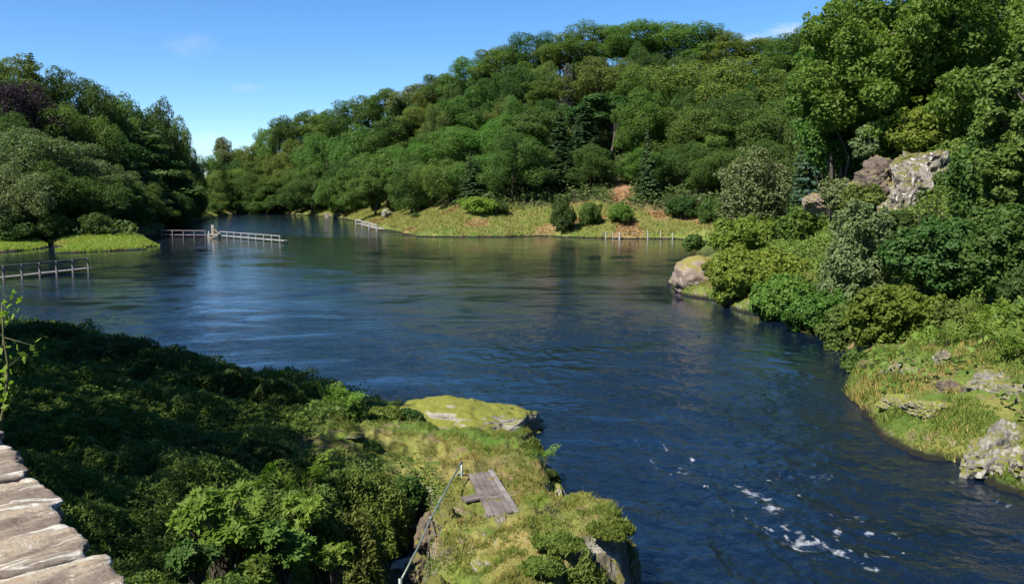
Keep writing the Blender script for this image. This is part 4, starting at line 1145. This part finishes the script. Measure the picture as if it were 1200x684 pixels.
    c = np.stack([x, D, z + np.clip(fbm(x * .6, D * .6, 90) - .3, 0, 1) * 1.8 * r.random(len(x)) ** .5], 1)
    v, f = quads(c, r.normal(size=(len(c), 3)) * .7 + np.array([-.3, -.3, .9]), .07 + .10 * r.random(len(c)), .5, r)
    o = link('undergrowth', np_mesh('undergrowth', v, f), LEAF['heather']); tag(o, 'mixed undergrowth on the right bank beside the bridge', 'undergrowth', kind='stuff')
    # undergrowth on the forest floor
    n = 200000
    px = r.uniform(-60, 980, n); D = r.uniform(100, 330, n); x = (px - 600) / F * D * cp
    sd = shore(x, D); k = (sd > 2) & (sd < 60); x, D, sd = x[k], D[k], sd[k]; g, br = zones(x, D, sd)
    k = (r.random(len(x)) > g); x, D = x[k], D[k]; z = height(x, D)
    c = np.stack([x, D, z + 1.6 * r.random(len(x))], 1)
    v, f = quads(c, r.normal(size=(len(c), 3)) * .7 + np.array([-.3, -.3, .9]), .22 + .25 * r.random(len(c)), .55, r)
    o = link('undergrowth', np_mesh('undergrowth', v, f), LEAF['understorey']); tag(o, 'mixed undergrowth on the floor of the far woods', 'undergrowth', kind='stuff')
near_cover()

# ------------------------------------------------------------------ rocks
def rock_mesh(size, seed, sub=4, chops=9, rough=.22):
    rr = random.Random(seed); bm = bmesh.new(); bmesh.ops.create_icosphere(bm, subdivisions=sub, radius=1)
    planes = []
    for _ in range(chops):
        d = Vector((rr.gauss(0, 1), rr.gauss(0, 1), rr.gauss(0, .8))).normalized(); planes.append((d, .62 + .3 * rr.random()))
    o = Vector((seed * 3.1, seed * 1.7, seed))
    for v in bm.verts:
        p = v.co.copy()
        for d, k in planes:
            e = p.dot(d) - k
            if e > 0: p -= d * e * .92
        n1 = mnoise.fractal(p * 1.4 + o, .9, 2.1, 5); n2 = mnoise.noise(p * 6 + o)
        p *= 1 + rough * n1 + .035 * n2
        n3 = abs(mnoise.noise(p * 3.1 + o * 2)); p *= 1 - .16 * max(0, .16 - n3) / .16 * (1 if rough > .15 else .35) + .014 * mnoise.noise(p * 15 + o)
        v.co = Vector((p.x * size[0], p.y * size[1], p.z * size[2]))
    me = bpy.data.meshes.new('rock'); bm.to_mesh(me); bm.free(); me.polygons.foreach_set('use_smooth', [rough < .15] * len(me.polygons))
    return me
M_PALE = rock_mat('pale_rock', (.24, .225, .195), (.06, .053, .045), (.07, .08, .02), (.15, .135, .04), .42, 1.1, (.44, .43, .39), .60)
M_MOSSY = rock_mat('mossy_rock', (.26, .235, .20), (.07, .055, .04), (.085, .10, .017), (.175, .17, .032), .40, 1.2)
M_DARKMOSS = rock_mat('dark_mossy_rock', (.16, .14, .11), (.035, .03, .024), (.06, .065, .015), (.13, .12, .03), .6, 1.4, (.20, .18, .15), .64)
M_PINK = rock_mat('pinkish_rock', (.20, .155, .125), (.085, .062, .045), (.12, .11, .03), (.20, .17, .05), .34, .6, (.36, .33, .29), .60)
M_WHITE = rock_mat('white_cliff_rock', (.21, .185, .16), (.05, .04, .033), (.06, .07, .018), (.13, .105, .035), .45, .9, (.42, .40, .36), .545)
M_BROWN = rock_mat('brown_rock', (.115, .09, .072), (.04, .03, .027), (.08, .08, .02), (.15, .12, .04), .3, .7, (.24, .21, .18), .62)
def rock(px, py, D, size, mat, label, seed, name='boulder', group='boulders on the river banks', sub=4, rz=0, chops=9, rough=.22, dz=0):
    p = list(PY(px, py, D))
    if D < 34 and name == 'boulder' and 'gully' not in label and 'below the right ledge' not in label and 'right edge beside' not in label and 'handrail post' not in label: p[2] = max(p[2], hz(p[0], p[1]) + size[2] * .12)
    o = link(name, rock_mesh(size, seed, sub, chops, rough), mat); o.location = (p[0], p[1], p[2] + dz); o.rotation_euler = (0, 0, rz)
    tag(o, label, 'rock', group); return o
rock(536, 506, 24.6, (2.6, 1.4, .97), M_MOSSY, 'long mossy rock with a pale bare face at the tip of the grassy point', 2, 'mossy_rock', sub=6, chops=4, rough=.135)
rock(819, 325, 60, (1.85, 2.4, 1.55), M_PINK, 'smooth pinkish pale boulder standing in the water at the tip of the promontory', 3, sub=5, chops=3, rough=.12)
rock(838, 336, 58.5, (.5, .6, .6), M_PALE, 'small white stone at the waterline right of the pinkish pale boulder', 4)
rock(1078, 216, 53, (2.5, 2.2, 2.6), M_WHITE, 'white weathered cliff on the right bank with a mossy brow', 5, 'cliff', sub=5, chops=18, rough=.24)
rock(1055, 243, 51.5, (1.1, 1.0, 1.3), M_WHITE, 'lower white rock at the foot of the white cliff', 6, 'cliff', sub=5, rough=.34)
rock(1026, 217, 55, (1.5, 1.6, 1.6), M_BROWN, 'brown shaded crag joined to the left of the white cliff', 7, 'cliff', sub=5, rough=.34)
rock(958, 238, 62, (1.0, 1.0, .8), M_PINK, 'small pinkish rock on the slope left of the brown crag', 8)
rock(1168, 545, 20.9, (1.1, .95, 1.05), M_PALE, 'big pale boulder with moss at the water below the right ledge', 9, sub=5, rough=.3)
rock(1207, 558, 20.0, (.8, .9, .85), M_MOSSY, 'mossy boulder at the right edge beside the big pale boulder', 10, sub=5, rough=.3)
rock(1155, 486, 24.6, (.75, .5, .4), M_PALE, 'flat pale boulder above the big pale boulder on the right ledge', 11, rough=.3)
rock(1110, 497, 25.3, (.45, .4, .32), M_BROWN, 'brown stone left of the flat pale boulder on the right ledge', 12, rough=.3)
rock(1058, 478, 28.2, (.62, .4, .30), M_PALE, 'pale cracked rock in the middle of the right ledge', 13, rough=.3)
rock(1040, 482, 28.4, (.36, .32, .26), M_PALE, 'small pale rock left of the pale cracked rock on the right ledge', 14, rough=.3)
rock(1104, 454, 28.0, (.36, .3, .38), M_WHITE, 'upright whitish stone in the long grass of the right ledge', 15, rough=.3)
rock(1190, 500, 23.6, (.5, .5, .3), M_PALE, 'pale stone at the right edge above the mossy boulder', 16, rough=.3)
rock(1015, 468, 31, (.4, .4, .2), M_BROWN, 'dark brown stone at the waterline under the left end of the right ledge', 17, rough=.3)
rock(1085, 520, 23.9, (.8, .6, .30), M_MOSSY, 'mossy hump at the waterline left of the big pale boulder', 18, sub=5, rough=.25)
rock(1056, 508, 25.4, (.7, .6, .28), M_MOSSY, 'mossy hump at the waterline below the pale cracked rock', 19, sub=5, rough=.25)
rock(531, 609, 16.4, (.46, .42, .45), M_DARKMOSS, 'dark boulder with a brown moss cap below the handrail post', 20, sub=5, rough=.2)
rock(502, 628, 16.0, (.30, .5, .55), M_BROWN, 'shaded rock in the side of the dark gully left of the mossy boulder', 21, sub=4)
rock(490, 672, 14.6, (.28, .45, .45), M_BROWN, 'shaded rock low in the side of the dark gully', 22, sub=4)
rock(588, 650, 14.7, (.13, .12, .13), M_WHITE, 'whitish stone lying alone on the near grassy mound', 23)
rock(580, 616, 16.0, (.30, .18, .08), M_WHITE, 'long whitish stone on the crown of the near grassy mound', 24)
rock(612, 629, 15.5, (.14, .10, .07), M_WHITE, 'small whitish stone right of the long whitish stone on the mound', 25)
rock(608, 606, 16.4, (.22, .14, .06), M_WHITE, 'flat whitish stone below the foot of the ramp', 26)
rock(568, 655, 14.6, (.05, .05, .05), M_WHITE, 'tiny white pebble left of the whitish stone lying alone', 28)
rock(527, 668, 13.9, (.26, .22, .18), M_DARKMOSS, 'dark cracked rock on the left flank of the near grassy mound', 29)
rock(562, 640, 15.2, (.16, .15, .15), M_DARKMOSS, 'small dark rock in a hollow of the near grassy mound', 30)
rock(532, 573, 18.1, (.11, .08, .06), M_WHITE, 'small whitish stone at the foot of the handrail post', 31)
rock(418, 537, 19.6, (.26, .18, .07), M_PALE, 'flat grey stone on the grass shelf left of the small dark bush', 32)
EDGE = [((.72, 20.4), (.34, .42, .40), 'mossy edge rock above the water right of the ramp, furthest back'), ((.95, 18.6), (.36, .5, .42), 'mossy edge rock above the water just beyond the near grassy mound'), ((.15, 22.4), (.40, .34, .36), 'dark mossy rock in the notch behind the ramp'),
        ((1.98, 14.5), (.30, .45, .62), 'dark mossy rock under the right end of the near grassy mound'), ((1.55, 13.5), (.42, .28, .62), 'dark mossy rock in the front of the near grassy mound, nearest its right end'), ((1.12, 13.0), (.36, .30, .55), 'dark mossy rock in the front of the near grassy mound, middle one'),
        ((.85, 12.2), (.34, .32, .5), 'dark mossy rock in the front of the near grassy mound, at the bottom edge'), ((-.35, 13.6), (.30, .26, .18), 'low mossy rock sunk in the left flank of the near grassy mound'), ((-.75, 12.6), (.30, .30, .22), 'low mossy rock at the bottom edge beside the end of the handrail'),
        ((-1.25, 15.2), (.26, .4, .32), 'mossy rock on the brink of the dark gully below the handrail'), ((-1.2, 13.4), (.28, .4, .30), 'mossy rock on the brink of the dark gully near the bottom edge'), ((-2.1, 24.3), (.5, .4, .32), 'mossy rock at the left end of the long mossy rock')]
for n_, ((x, y), size, lab) in enumerate(EDGE):
    o = link('mossy_rock', rock_mesh(size, 60 + n_, 4, 9, .26), M_DARKMOSS if 'dark' in lab else M_MOSSY); o.location = (x, y, .36 if 'near grassy mound' in lab and 'dark' in lab else max(hz(x, y), .15) - size[2] * .25); tag(o, lab, 'rock', 'boulders on the river banks')
rock(520, 251, 165, (1.6, 1.2, .9), M_PALE, 'pale boulder on the far grassy bank below the wood', 33)
rock(453, 250, 178, (1.2, 1.0, .9), M_PALE, 'pale stone on the slope above the small far jetty', 34)
rock(398, 254, 236, (2.6, 1.4, .9), M_PALE, 'low pale rock at the waterline of the far shore left of the small jetty', 35)
rock(385, 252.5, 244, (1.6, 1.2, .8), M_PALE, 'smaller pale rock at the waterline of the far shore, leftmost of the two', 36)
rock(712, 238, 152, (1.5, 1.4, 1.0), M_BROWN, 'brown rock in the red-brown scree above the far bank', 37)

# ------------------------------------------------------------------ jetties and fences
def jetty(name, cat, label, a, b, n_post, rail_h, deck_w, mat, post_w=.11, deck_z=.35, mid=False, deck=True, post_mat=None):
    """plank walk on posts from a to b (world xy) with a hand rail on its near side"""
    a, b = Vector((*a, 0)), Vector((*b, 0)); d = (b - a).normalized(); n_ = Vector((d.y, -d.x, 0))
    if n_.y > 0: n_ = -n_
    t = empty(name, (a.x, a.y, 0)); tag(t, label, cat)
    o = a
    ex = .35 * d
    if deck:
        mb = MB(); L = (b - a).length
        for i in range(3):
            q = n_ * (deck_w * (i - 1) / 3)
            mb.bar(a - o + q + Vector((0, 0, deck_z)) - ex, b - o + q + Vector((0, 0, deck_z)) + ex * 2.2, deck_w / 3 - .02, .09)
        mb.build('deck', mat, t)
    mb = MB(); q = n_ * (deck_w / 2 + .06)
    mb.bar(a - o + q + Vector((0, 0, deck_z + rail_h)) - ex * .3, b - o + q + Vector((0, 0, deck_z + rail_h)) + ex * .3, post_w * .8, post_w * .9)
    mb.build('rail', mat, t)
    if mid:
        mb = MB(); mb.bar(a - o + q + Vector((0, 0, deck_z + rail_h * .5)) - ex * .3, b - o + q + Vector((0, 0, deck_z + rail_h * .5)) + ex * .3, post_w * .6, post_w * .7); mb.build('rail', mat, t)
    for i in range(n_post):
        p = a.lerp(b, (i + .0) / (n_post - 1)) - o + q * (1 + .02 * (i % 2)) + n_ * .07
        mb = MB(); mb.box((p.x, p.y, (deck_z + rail_h + .06 - 1.6) / 2 + .0), (post_w, post_w, deck_z + rail_h + .12 + 1.6)); mb.build('post', post_mat or mat, t)
    return t
g1 = PZ(97, 317)[:2]; g0 = PZ(-75, 336)[:2]
jetty('jetty', 'jetty', 'grey wooden jetty with hand rail and posts in the water at the left edge', g0, g1, 9, .92, 1.0, WOOD_GREY, .14, .16)
w0, w1 = PZ(262, 278)[:2], PZ(332, 284)[:2]
jetty('pier', 'jetty', 'thin white-railed pier reaching out into the middle of the river', w0, w1, 9, .66, .8, WOOD_PALE, .10, .26, post_mat=WOOD_PALE)
d0, d1 = PZ(192, 277)[:2], PZ(243, 277.5)[:2]
jetty('footbridge', 'footbridge', 'dark wooden footbridge with pale posts from the left shore to the pier', d0, d1, 5, .72, .9, WOOD_DARK, .13, .28, post_mat=WOOD_GREY)
f0, f1 = PZ(421, 263.5)[:2], PZ(446, 270.5)[:2]
jetty('jetty', 'jetty', 'small pale jetty with dark gaps on the far right-hand shore', f0, f1, 4, .75, 1.2, WOOD_PALE, .2, .35)
# platform where the footbridge meets the pier
c = PZ(251, 279)
t = empty('fishing_platform', (c[0], c[1], 0)); tag(t, 'tan timber platform with a pale post box joining the footbridge and the pier', 'platform')
mb = MB(); mb.box((0, 0, .55), (1.7, 1.4, .16)); mb.build('deck', WOOD_TAN, t)
for sx in (-1, 1):
    for sy in (-1, 1):
        mb = MB(); mb.box((sx * .72, sy * .55, -.4), (.2, .2, 1.85)); mb.build('leg', WOOD_TAN, t)
mb = MB(); mb.bar((-.8, -.74, -.1), (.8, -.74, .46), .14); mb.build('brace', WOOD_TAN, t)
mb = MB(); mb.bar((.15, -.2, 1.35), (.95, -.2, .63), .14); mb.build('brace', WOOD_TAN, t)
mb = MB(); mb.box((-.55, -.74, .62), (.16, .12, 1.0)); mb.build('post', WHITE, t)
mb = MB(); mb.box((-.12, -.1, 1.18), (.34, .34, 1.1)); mb.build('post', WOOD_TAN, t)
mb = MB(); mb.box((-.12, -.1, 1.80), (.42, .36, .42)); mb.build('box', WOOD_PALE, t, bevel=.04)
# white posts standing along the far bank
rp = random.Random(4)
for i, (px, lab) in enumerate(((710, 'white post in the far shallows, leftmost of the row'), (718, 'short white post in the far shallows, second from left of the row'), (726, 'thickest white post of the row in the far shallows'), (742, 'white post in the far shallows, in the middle of the row'),
                               (759, 'white post in the far shallows, third from right of the row'), (774, 'white post in the far shallows, second from right of the row'), (788, 'white post in the far shallows, rightmost of the row'))):
    p = PZ(px, 279.8 + rp.uniform(-.3, .5)); hgt = rp.uniform(.9, 1.35) * (.75 if px == 718 else 1); w = .16 if px != 726 else .26
    t = empty('mooring_post', (p[0], p[1], 0)); tag(t, lab, 'post', 'white posts in the far shallows')
    mb = MB(); mb.tube([(0, 0, -1.2), (rp.uniform(-.03, .03), 0, hgt * .5), (rp.uniform(-.06, .06), 0, hgt)], [w * .5, w * .48, w * .42], 8); mb.build('shaft', WHITE, t)
    mb = MB(); mb.tube([(0, 0, hgt), (0, 0, hgt + .05)], [w * .55, w * .4], 8); mb.build('cap', WOOD_PALE, t)
t = empty('fence', PZ(708, 280)); tag(t, 'low pale wire-strung rail behind the white posts on the far bank', 'fence')
a, b = Vector(PZ(706, 279)), Vector(PZ(794, 279.5)); o = Vector(PZ(708, 280))
mb = MB(); mb.bar(a - o + Vector((0, 0, .75)), b - o + Vector((0, 0, .75)), .06); mb.build('rail', WOOD_GREY, t)
for i in range(6):
    p = a.lerp(b, i / 5) - o; mb = MB(); mb.box((p.x, p.y, .1), (.09, .09, 1.4)); mb.build('post', WOOD_GREY, t)

# ------------------------------------------------------------------ ramp and handrail on the grassy point
Z0 = hz(*PZ(575, 575, 1.0)[:2])
q = [Vector(PZ(*p)) for p in ((549, 553, 1.15), (578, 549, 1.15), (609, 596, 1.09), (573, 603, 1.09))]
t = empty('wooden_ramp', tuple(q[0])); tag(t, 'weathered grey-brown wooden ramp lying on the grassy point', 'ramp')
o = q[0]; th = Vector((0, 0, -.07))
def board(a, b, c_, d_, name, mat, drop=.0):
    mb = MB(); P = [v - o + Vector((0, 0, drop)) for v in (a, b, c_, d_)]
    mb.add(P + [v + th for v in P], [(0, 1, 2, 3)[::-1], (4, 5, 6, 7), (0, 1, 5, 4), (1, 2, 6, 5), (2, 3, 7, 6), (3, 0, 4, 7)])
    me = mb.mesh(name); bm = bmesh.new(); bm.from_mesh(me); bmesh.ops.recalc_face_normals(bm, faces=bm.faces[:]); bmesh.ops.bevel(bm, geom=bm.edges[:], offset=.008, segments=1, affect='EDGES'); bm.to_mesh(me); bm.free()
    return link(name, me, mat, t)
nb = 5
for i in range(nb):
    s0, s1 = i / nb + .006, (i + 1) / nb - .006
    last = i == nb - 1
    e0_, e1_ = [(0, .02), (.035, -.03), (-.02, .03), (.03, .0), (-.03, -.04)][i]
    qa, qb, qc, qd = q[0].lerp(q[1], s0), q[0].lerp(q[1], s1), q[3].lerp(q[2], s1), q[3].lerp(q[2], s0)
    board(qa.lerp(qd, e0_), qb.lerp(qc, e0_ * .6), qc.lerp(qb, e1_ * .7), qd.lerp(qa, e1_), 'board', PLANK_PALE if last else PLANK, [-.03, -.022, -.034, -.026, -.018][i])
for u in (.12, .85):
    mb = MB(); mb.bar(q[0].lerp(q[3], u) - o + Vector((0, 0, -.14)), q[1].lerp(q[2], u) - o + Vector((0, 0, -.14)), .09, .1); mb.build('bearer', PLANK, t)
t2 = empty('loose_plank', PZ(560, 583, 1.05)); tag(t2, 'short loose plank sticking out from the left side of the ramp', 'plank')
mb = MB(); mb.bar((-.28, -.12, .0), (.38, .22, .03), .24, .05); mb.build('board', PLANK, t2, bevel=.008)
pt, pb = Vector(PY(541, 541, 17.6)), Vector(PY(541, 583, 17.6)); lo = Vector(PY(469, 681, 13.0)); md = Vector(PY(505, 607, 15.1)); ho = Vector(PY(500, 568, 17.9)); hj = Vector(PY(531, 560, 17.75)); hk = Vector(PY(540, 553, 17.6))
t = empty('handrail', tuple(pb)); tag(t, 'bent galvanised handrail dropping from its post beside the ramp into the gully', 'handrail')
mb = MB(); mb.tube([pb - pb + Vector((0, 0, -.3)), pt - pb], [.026, .026], 8); mb.build('post', GALV, t, True)
mb = MB(); mb.tube([pt - pb, pt.lerp(md, .5) - pb + Vector((0, 0, .015)), md - pb, md.lerp(lo, .5) - pb + Vector((.01, 0, -.02)), lo - pb], [.018] * 5, 8); mb.build('rail', GALV, t, True)
mb = MB(); mb.tube([ho - pb, hj - pb, hk.lerp(hj, .3) - pb, hk - pb], [.021] * 4, 8); mb.build('brace', GALV, t, True)
mb = MB(); mb.tube([lo - pb + Vector((0, 0, .05)), lo - pb + Vector((0, 0, -1.3))], [.032, .032], 8); mb.build('post', GALV, t, True)
mb = MB(); mb.tube([md - pb + Vector((-.0, -.04, .03)), md - pb + Vector((0, .04, -.03))], [.029, .029], 8); mb.build('joint', GALV, t, True)

# ------------------------------------------------------------------ the bridge's parapet, bottom left
def wall_mat(name, tone):
    m, nt, out = new_mat(name)
    co = objco(nt)
    mp = nt.nodes.new('ShaderNodeMapping'); mp.inputs['Rotation'].default_value = (0, 0, R(-12)); mp.inputs['Scale'].default_value = (6.5, 1.1, 6.5); nt.links.new(co, mp.inputs['Vector'])
    st = ramp_n(nt, noise_n(nt, 1.1, 8, .6, mp.outputs[0], .5), [(.30, (.085, .068, .058)), (.44, (.165, .135, .11)), (.53, (.29, .25, .195)), (.70, (.26, .215, .165))])
    st = mix_n(nt, 1.0, st, tone, 'MULTIPLY')
    lf = maprange(nt, noise_n(nt, 1.5, 9, .62, mp.outputs[0], 1.0), .54, .58)
    col = mix_n(nt, lf, st, (.47, .445, .39))
    tan = maprange(nt, noise_n(nt, 3.2, 7, .6, co), .60, .66, 0, .7)
    col = mix_n(nt, tan, col, (.27, .18, .10))
    pit = maprange(nt, noise_n(nt, 17, 6, .7, co), .30, .36, .25, 1)
    col = mix_n(nt, pit, (.06, .05, .042), col)
    p = nt.nodes.new('ShaderNodeBsdfPrincipled'); p.inputs['Roughness'].default_value = .9; p.inputs['Specular IOR Level'].default_value = .2
    nt.links.new(col, p.inputs['Base Color'])
    b = nt.nodes.new('ShaderNodeBump'); b.inputs['Strength'].default_value = .9; b.inputs['Distance'].default_value = .035
    hh = math_n(nt, 'ADD', noise_n(nt, 9, 9, .7, co), math_n(nt, 'MULTIPLY', noise_n(nt, 1.6, 8, .6, mp.outputs[0]), 1.2))
    nt.links.new(hh, b.inputs['Height']); nt.links.new(b.outputs[0], p.inputs['Normal'])
    nt.links.new(p.outputs[0], out.inputs['Surface'])
    return m
def parapet():
    ZT = 5.6
    e0, e1 = Vector(PZ(182, 698, ZT)), Vector(PZ(14, 522, ZT))
    d = (e1 - e0).normalized(); nl = Vector((-d.y, d.x, 0))          # towards the left, away from the river
    if nl.x > 0: nl = -nl
    t = empty('stone_wall', (e0.x, e0.y, 2.0)); tag(t, 'pale lichened stone parapet of the bridge in the bottom left corner', 'wall')
    o = Vector((e0.x, e0.y, 2.0))
    mb = MB(); a, b = e0 - d * 3.2, e0 + d * 5.5; inn = nl * .42
    c_ = (a + b) / 2 + inn - o; L = (b - a).length
    M = Matrix((( d.x, nl.x, 0), (d.y, nl.y, 0), (0, 0, 1)))
    mb.box((c_.x, c_.y, .1), (L, .60, 5.9 + .0), m=M)
    MW = [wall_mat('parapet_stone_pale', (1.08, 1.05, 1.0)), wall_mat('parapet_stone', (.9, .88, .86)), wall_mat('parapet_stone_brown', (.8, .74, .68))]
    w_ = mb.build('wall_body', simple_mat('rubble_wall', [(.3, (.06, .055, .045)), (.7, (.20, .18, .15))], 3, .9, .8), t)
    # coping stones laid across the wall, each a rough slab
    rr = random.Random(12)
    s = -3.1; i = 0
    while s < 5.4:
        ln = rr.uniform(.26, .50)
        wd = rr.uniform(.88, 1.0); th_ = rr.uniform(.16, .22)
        over = rr.uniform(-.04, .06)
        bm = bmesh.new(); bmesh.ops.create_cube(bm, size=2)
        bmesh.ops.subdivide_edges(bm, edges=bm.edges[:], cuts=26, use_grid_fill=True)
        off = Vector((i * 5.3, i * 2.1, 3))
        bow = rr.uniform(.0, .10); tw = rr.uniform(-.06, .04)
        for v in bm.verts:
            p = v.co
            k = 26
            n_ = (abs(p.x) ** k + abs(p.y) ** k + abs(p.z) ** k) ** (1 / k)
            p = p / n_
            q3 = Vector((p.x * (ln / 2 + .006), p.y * wd / 2, p.z * th_ / 2))
            q3.x += tw * q3.y + .05 * mnoise.noise(Vector((q3.y * 3, i * 9.1, 0)))
            if p.y < 0: q3.y += .0 + bow * (p.x ** 2) * .35 * -p.y               # rounded outer ends
            nn = mnoise.fractal(Vector((q3.x * 5, q3.y * 4, q3.z * 9)) + off, .9, 2.1, 5)
            lay = round(mnoise.noise(Vector((q3.x * 11 + q3.y * 1.5, q3.y * 1.2, q3.z * 6)) + off) * 3) / 3
            q3 += Vector((0, .006, .006)) * mnoise.noise(q3 * 38 + off)
            v.co = q3 + Vector((.014 * nn, .045 * nn + .03 * mnoise.noise(Vector((q3.x * 9, i * 3.3, q3.z * 16))), .012 * nn + .020 * lay))
        me = bpy.data.meshes.new('coping_stone'); bm.to_mesh(me); bm.free(); me.polygons.foreach_set('use_smooth', [True] * len(me.polygons))
        st = link('coping_stone', me, MW[rr.choice([0, 0, 1, 2])], t)
        pc = e0 + d * (s + ln / 2) + nl * (wd / 2 + over) - o
        R3 = M.to_4x4(); R3.translation = Vector((pc.x, pc.y, 3.6 - th_ / 2 + rr.uniform(-.012, .012)))
        st.matrix_local = R3 @ Matrix.Rotation(rr.uniform(-.04, .04), 4, 'X') @ Matrix.Rotation(rr.uniform(-.05, .05), 4, 'Y')
        s += ln; i += 1
parapet()

# ------------------------------------------------------------------ trees beside the bridge that shade the near left bank
SHADE = [('oak', -15.6, 8.0, 12.4, 4.8, 'tall oak beside the bridge shading the near left bank, nearest the water'), ('oak', -14.2, 1.6, 11.2, 3.6, 'tall oak beside the bridge shading the near left bank, behind the parapet'), ('oak', -19.5, 15, 19.5, 5.6, 'tall oak beside the bridge shading the bank crest'), ('oak', -25, 19.5, 17, 5.2, 'tall oak beside the bridge, furthest from it, shading the bank crest')]
for kd, x, y, h_, r_, lab in SHADE:
    t = far_tree(kd, 'mid green', x, y, hz(x, y) - .1, h_, r_); tag(t, lab, 'tree', 'trees beside the bridge')

# ------------------------------------------------------------------ clouds: three small wisps and a low white bank
def cloud(px, py, D, size, dens, label, seed, col=(1, 1, 1)):
    p = PY(px, py, D)
    rr = random.Random(seed); bm = bmesh.new()
    bmesh.ops.create_icosphere(bm, subdivisions=4, radius=1)
    for v in bm.verts:
        n = mnoise.fractal(v.co * 1.3 + Vector((seed, 0, 0)), .8, 2.2, 4); v.co = v.co * (1 + .3 * n)
        v.co = Vector((v.co.x * size[0], v.co.y * size[1], v.co.z * size[2]))
    me = bpy.data.meshes.new('cloud'); bm.to_mesh(me); bm.free()
    m, nt, out = new_mat('cloud_vapour')
    tc = nt.nodes.new('ShaderNodeTexCoord')
    mp = nt.nodes.new('ShaderNodeMapping'); mp.inputs['Scale'].default_value = (1 / size[0], 1 / size[1], 1 / size[2]); nt.links.new(tc.outputs['Object'], mp.inputs['Vector'])
    ln = nt.nodes.new('ShaderNodeVectorMath'); ln.operation = 'LENGTH'; nt.links.new(mp.outputs[0], ln.inputs[0])
    fall = maprange(nt, ln.outputs['Value'], .15, .95, 1, 0)
    nz_ = noise_n(nt, 1.6, 5, .62, mp.outputs[0], .4)
    d = math_n(nt, 'MULTIPLY', fall, maprange(nt, nz_, .38, .72))
    vol = nt.nodes.new('ShaderNodeVolumePrincipled'); vol.inputs['Color'].default_value = (*col, 1); vol.inputs['Anisotropy'].default_value = .2
    nt.links.new(math_n(nt, 'MULTIPLY', d, dens), vol.inputs['Density']); nt.links.new(vol.outputs[0], out.inputs['Volume'])
    o = link('cloud', me, m); o.location = p; tag(o, label, 'cloud', 'small clouds in the blue sky')
    return o
cloud(222, 52, 2200, (90, 60, 42), .007, 'faint grey wisp of cloud high above the left hill', 1, (.8, .78, .8))
cloud(289, 103, 2200, (60, 40, 16), .016, 'small flat grey cloud above the gap between the hills', 2, (.8, .78, .8))
cloud(925, 36, 2200, (75, 50, 26), .03, 'small white cloud just over the skyline left of the large oak', 3)
cloud(880, 46, 2200, (70, 50, 20), .022, 'small white cloud low over the skyline, left of the other white one', 4)
cloud(242, 165, 2400, (80, 60, 40), .010, 'pale wisp low in the gap right of the left hill', 5)

# ------------------------------------------------------------------ daylight
SUN_AZ = math.atan2(-.73, -.68); SUN_EL = R(49)
sd_ = bpy.data.lights.new('sun', 'SUN'); sun = bpy.data.objects.new('sun', sd_); C.objects.link(sun)
sd_.energy = 4.8; sd_.angle = R(.5); sd_.color = (1.0, .95, .86)
sv = Vector((math.sin(SUN_AZ) * math.cos(SUN_EL), math.cos(SUN_AZ) * math.cos(SUN_EL), math.sin(SUN_EL)))
sun.rotation_euler = sv.to_track_quat('Z', 'Y').to_euler(); sun.location = sv * 60
wd = bpy.data.worlds.new('World'); sc.world = wd; wd.use_nodes = True; nt = wd.node_tree; nt.nodes.clear()
sky = nt.nodes.new('ShaderNodeTexSky'); sky.sky_type = 'NISHITA'; sky.sun_disc = False
sky.sun_elevation = SUN_EL; sky.sun_rotation = SUN_AZ % (2 * math.pi); sky.altitude = 2500; sky.air_density = 1.0; sky.dust_density = 0; sky.ozone_density = 4.0
bg = nt.nodes.new('ShaderNodeBackground'); bg.inputs['Strength'].default_value = .081
wo = nt.nodes.new('ShaderNodeOutputWorld'); hs = nt.nodes.new('ShaderNodeHueSaturation'); hs.inputs['Saturation'].default_value = 1.2; nt.links.new(sky.outputs[0], hs.inputs['Color']); nt.links.new(hs.outputs[0], bg.inputs[0]); nt.links.new(bg.outputs[0], wo.inputs[0])

# ------------------------------------------------------------------ render settings
sc.render.engine = 'CYCLES'
cy = sc.cycles
cy.max_bounces = 7; cy.diffuse_bounces = 4; cy.glossy_bounces = 3; cy.transmission_bounces = 4; cy.transparent_max_bounces = 6; cy.volume_bounces = 1
cy.use_adaptive_sampling = True; cy.adaptive_threshold = .02; cy.use_denoising = True; cy.caustics_reflective = False; cy.caustics_refractive = False
cy.sample_clamp_indirect = 4
vs = sc.view_settings; vs.view_transform = 'Standard'; vs.look = 'None'; vs.exposure = 1.2; vs.gamma = 1; vs.use_curve_mapping = False
sc.render.film_transparent = False
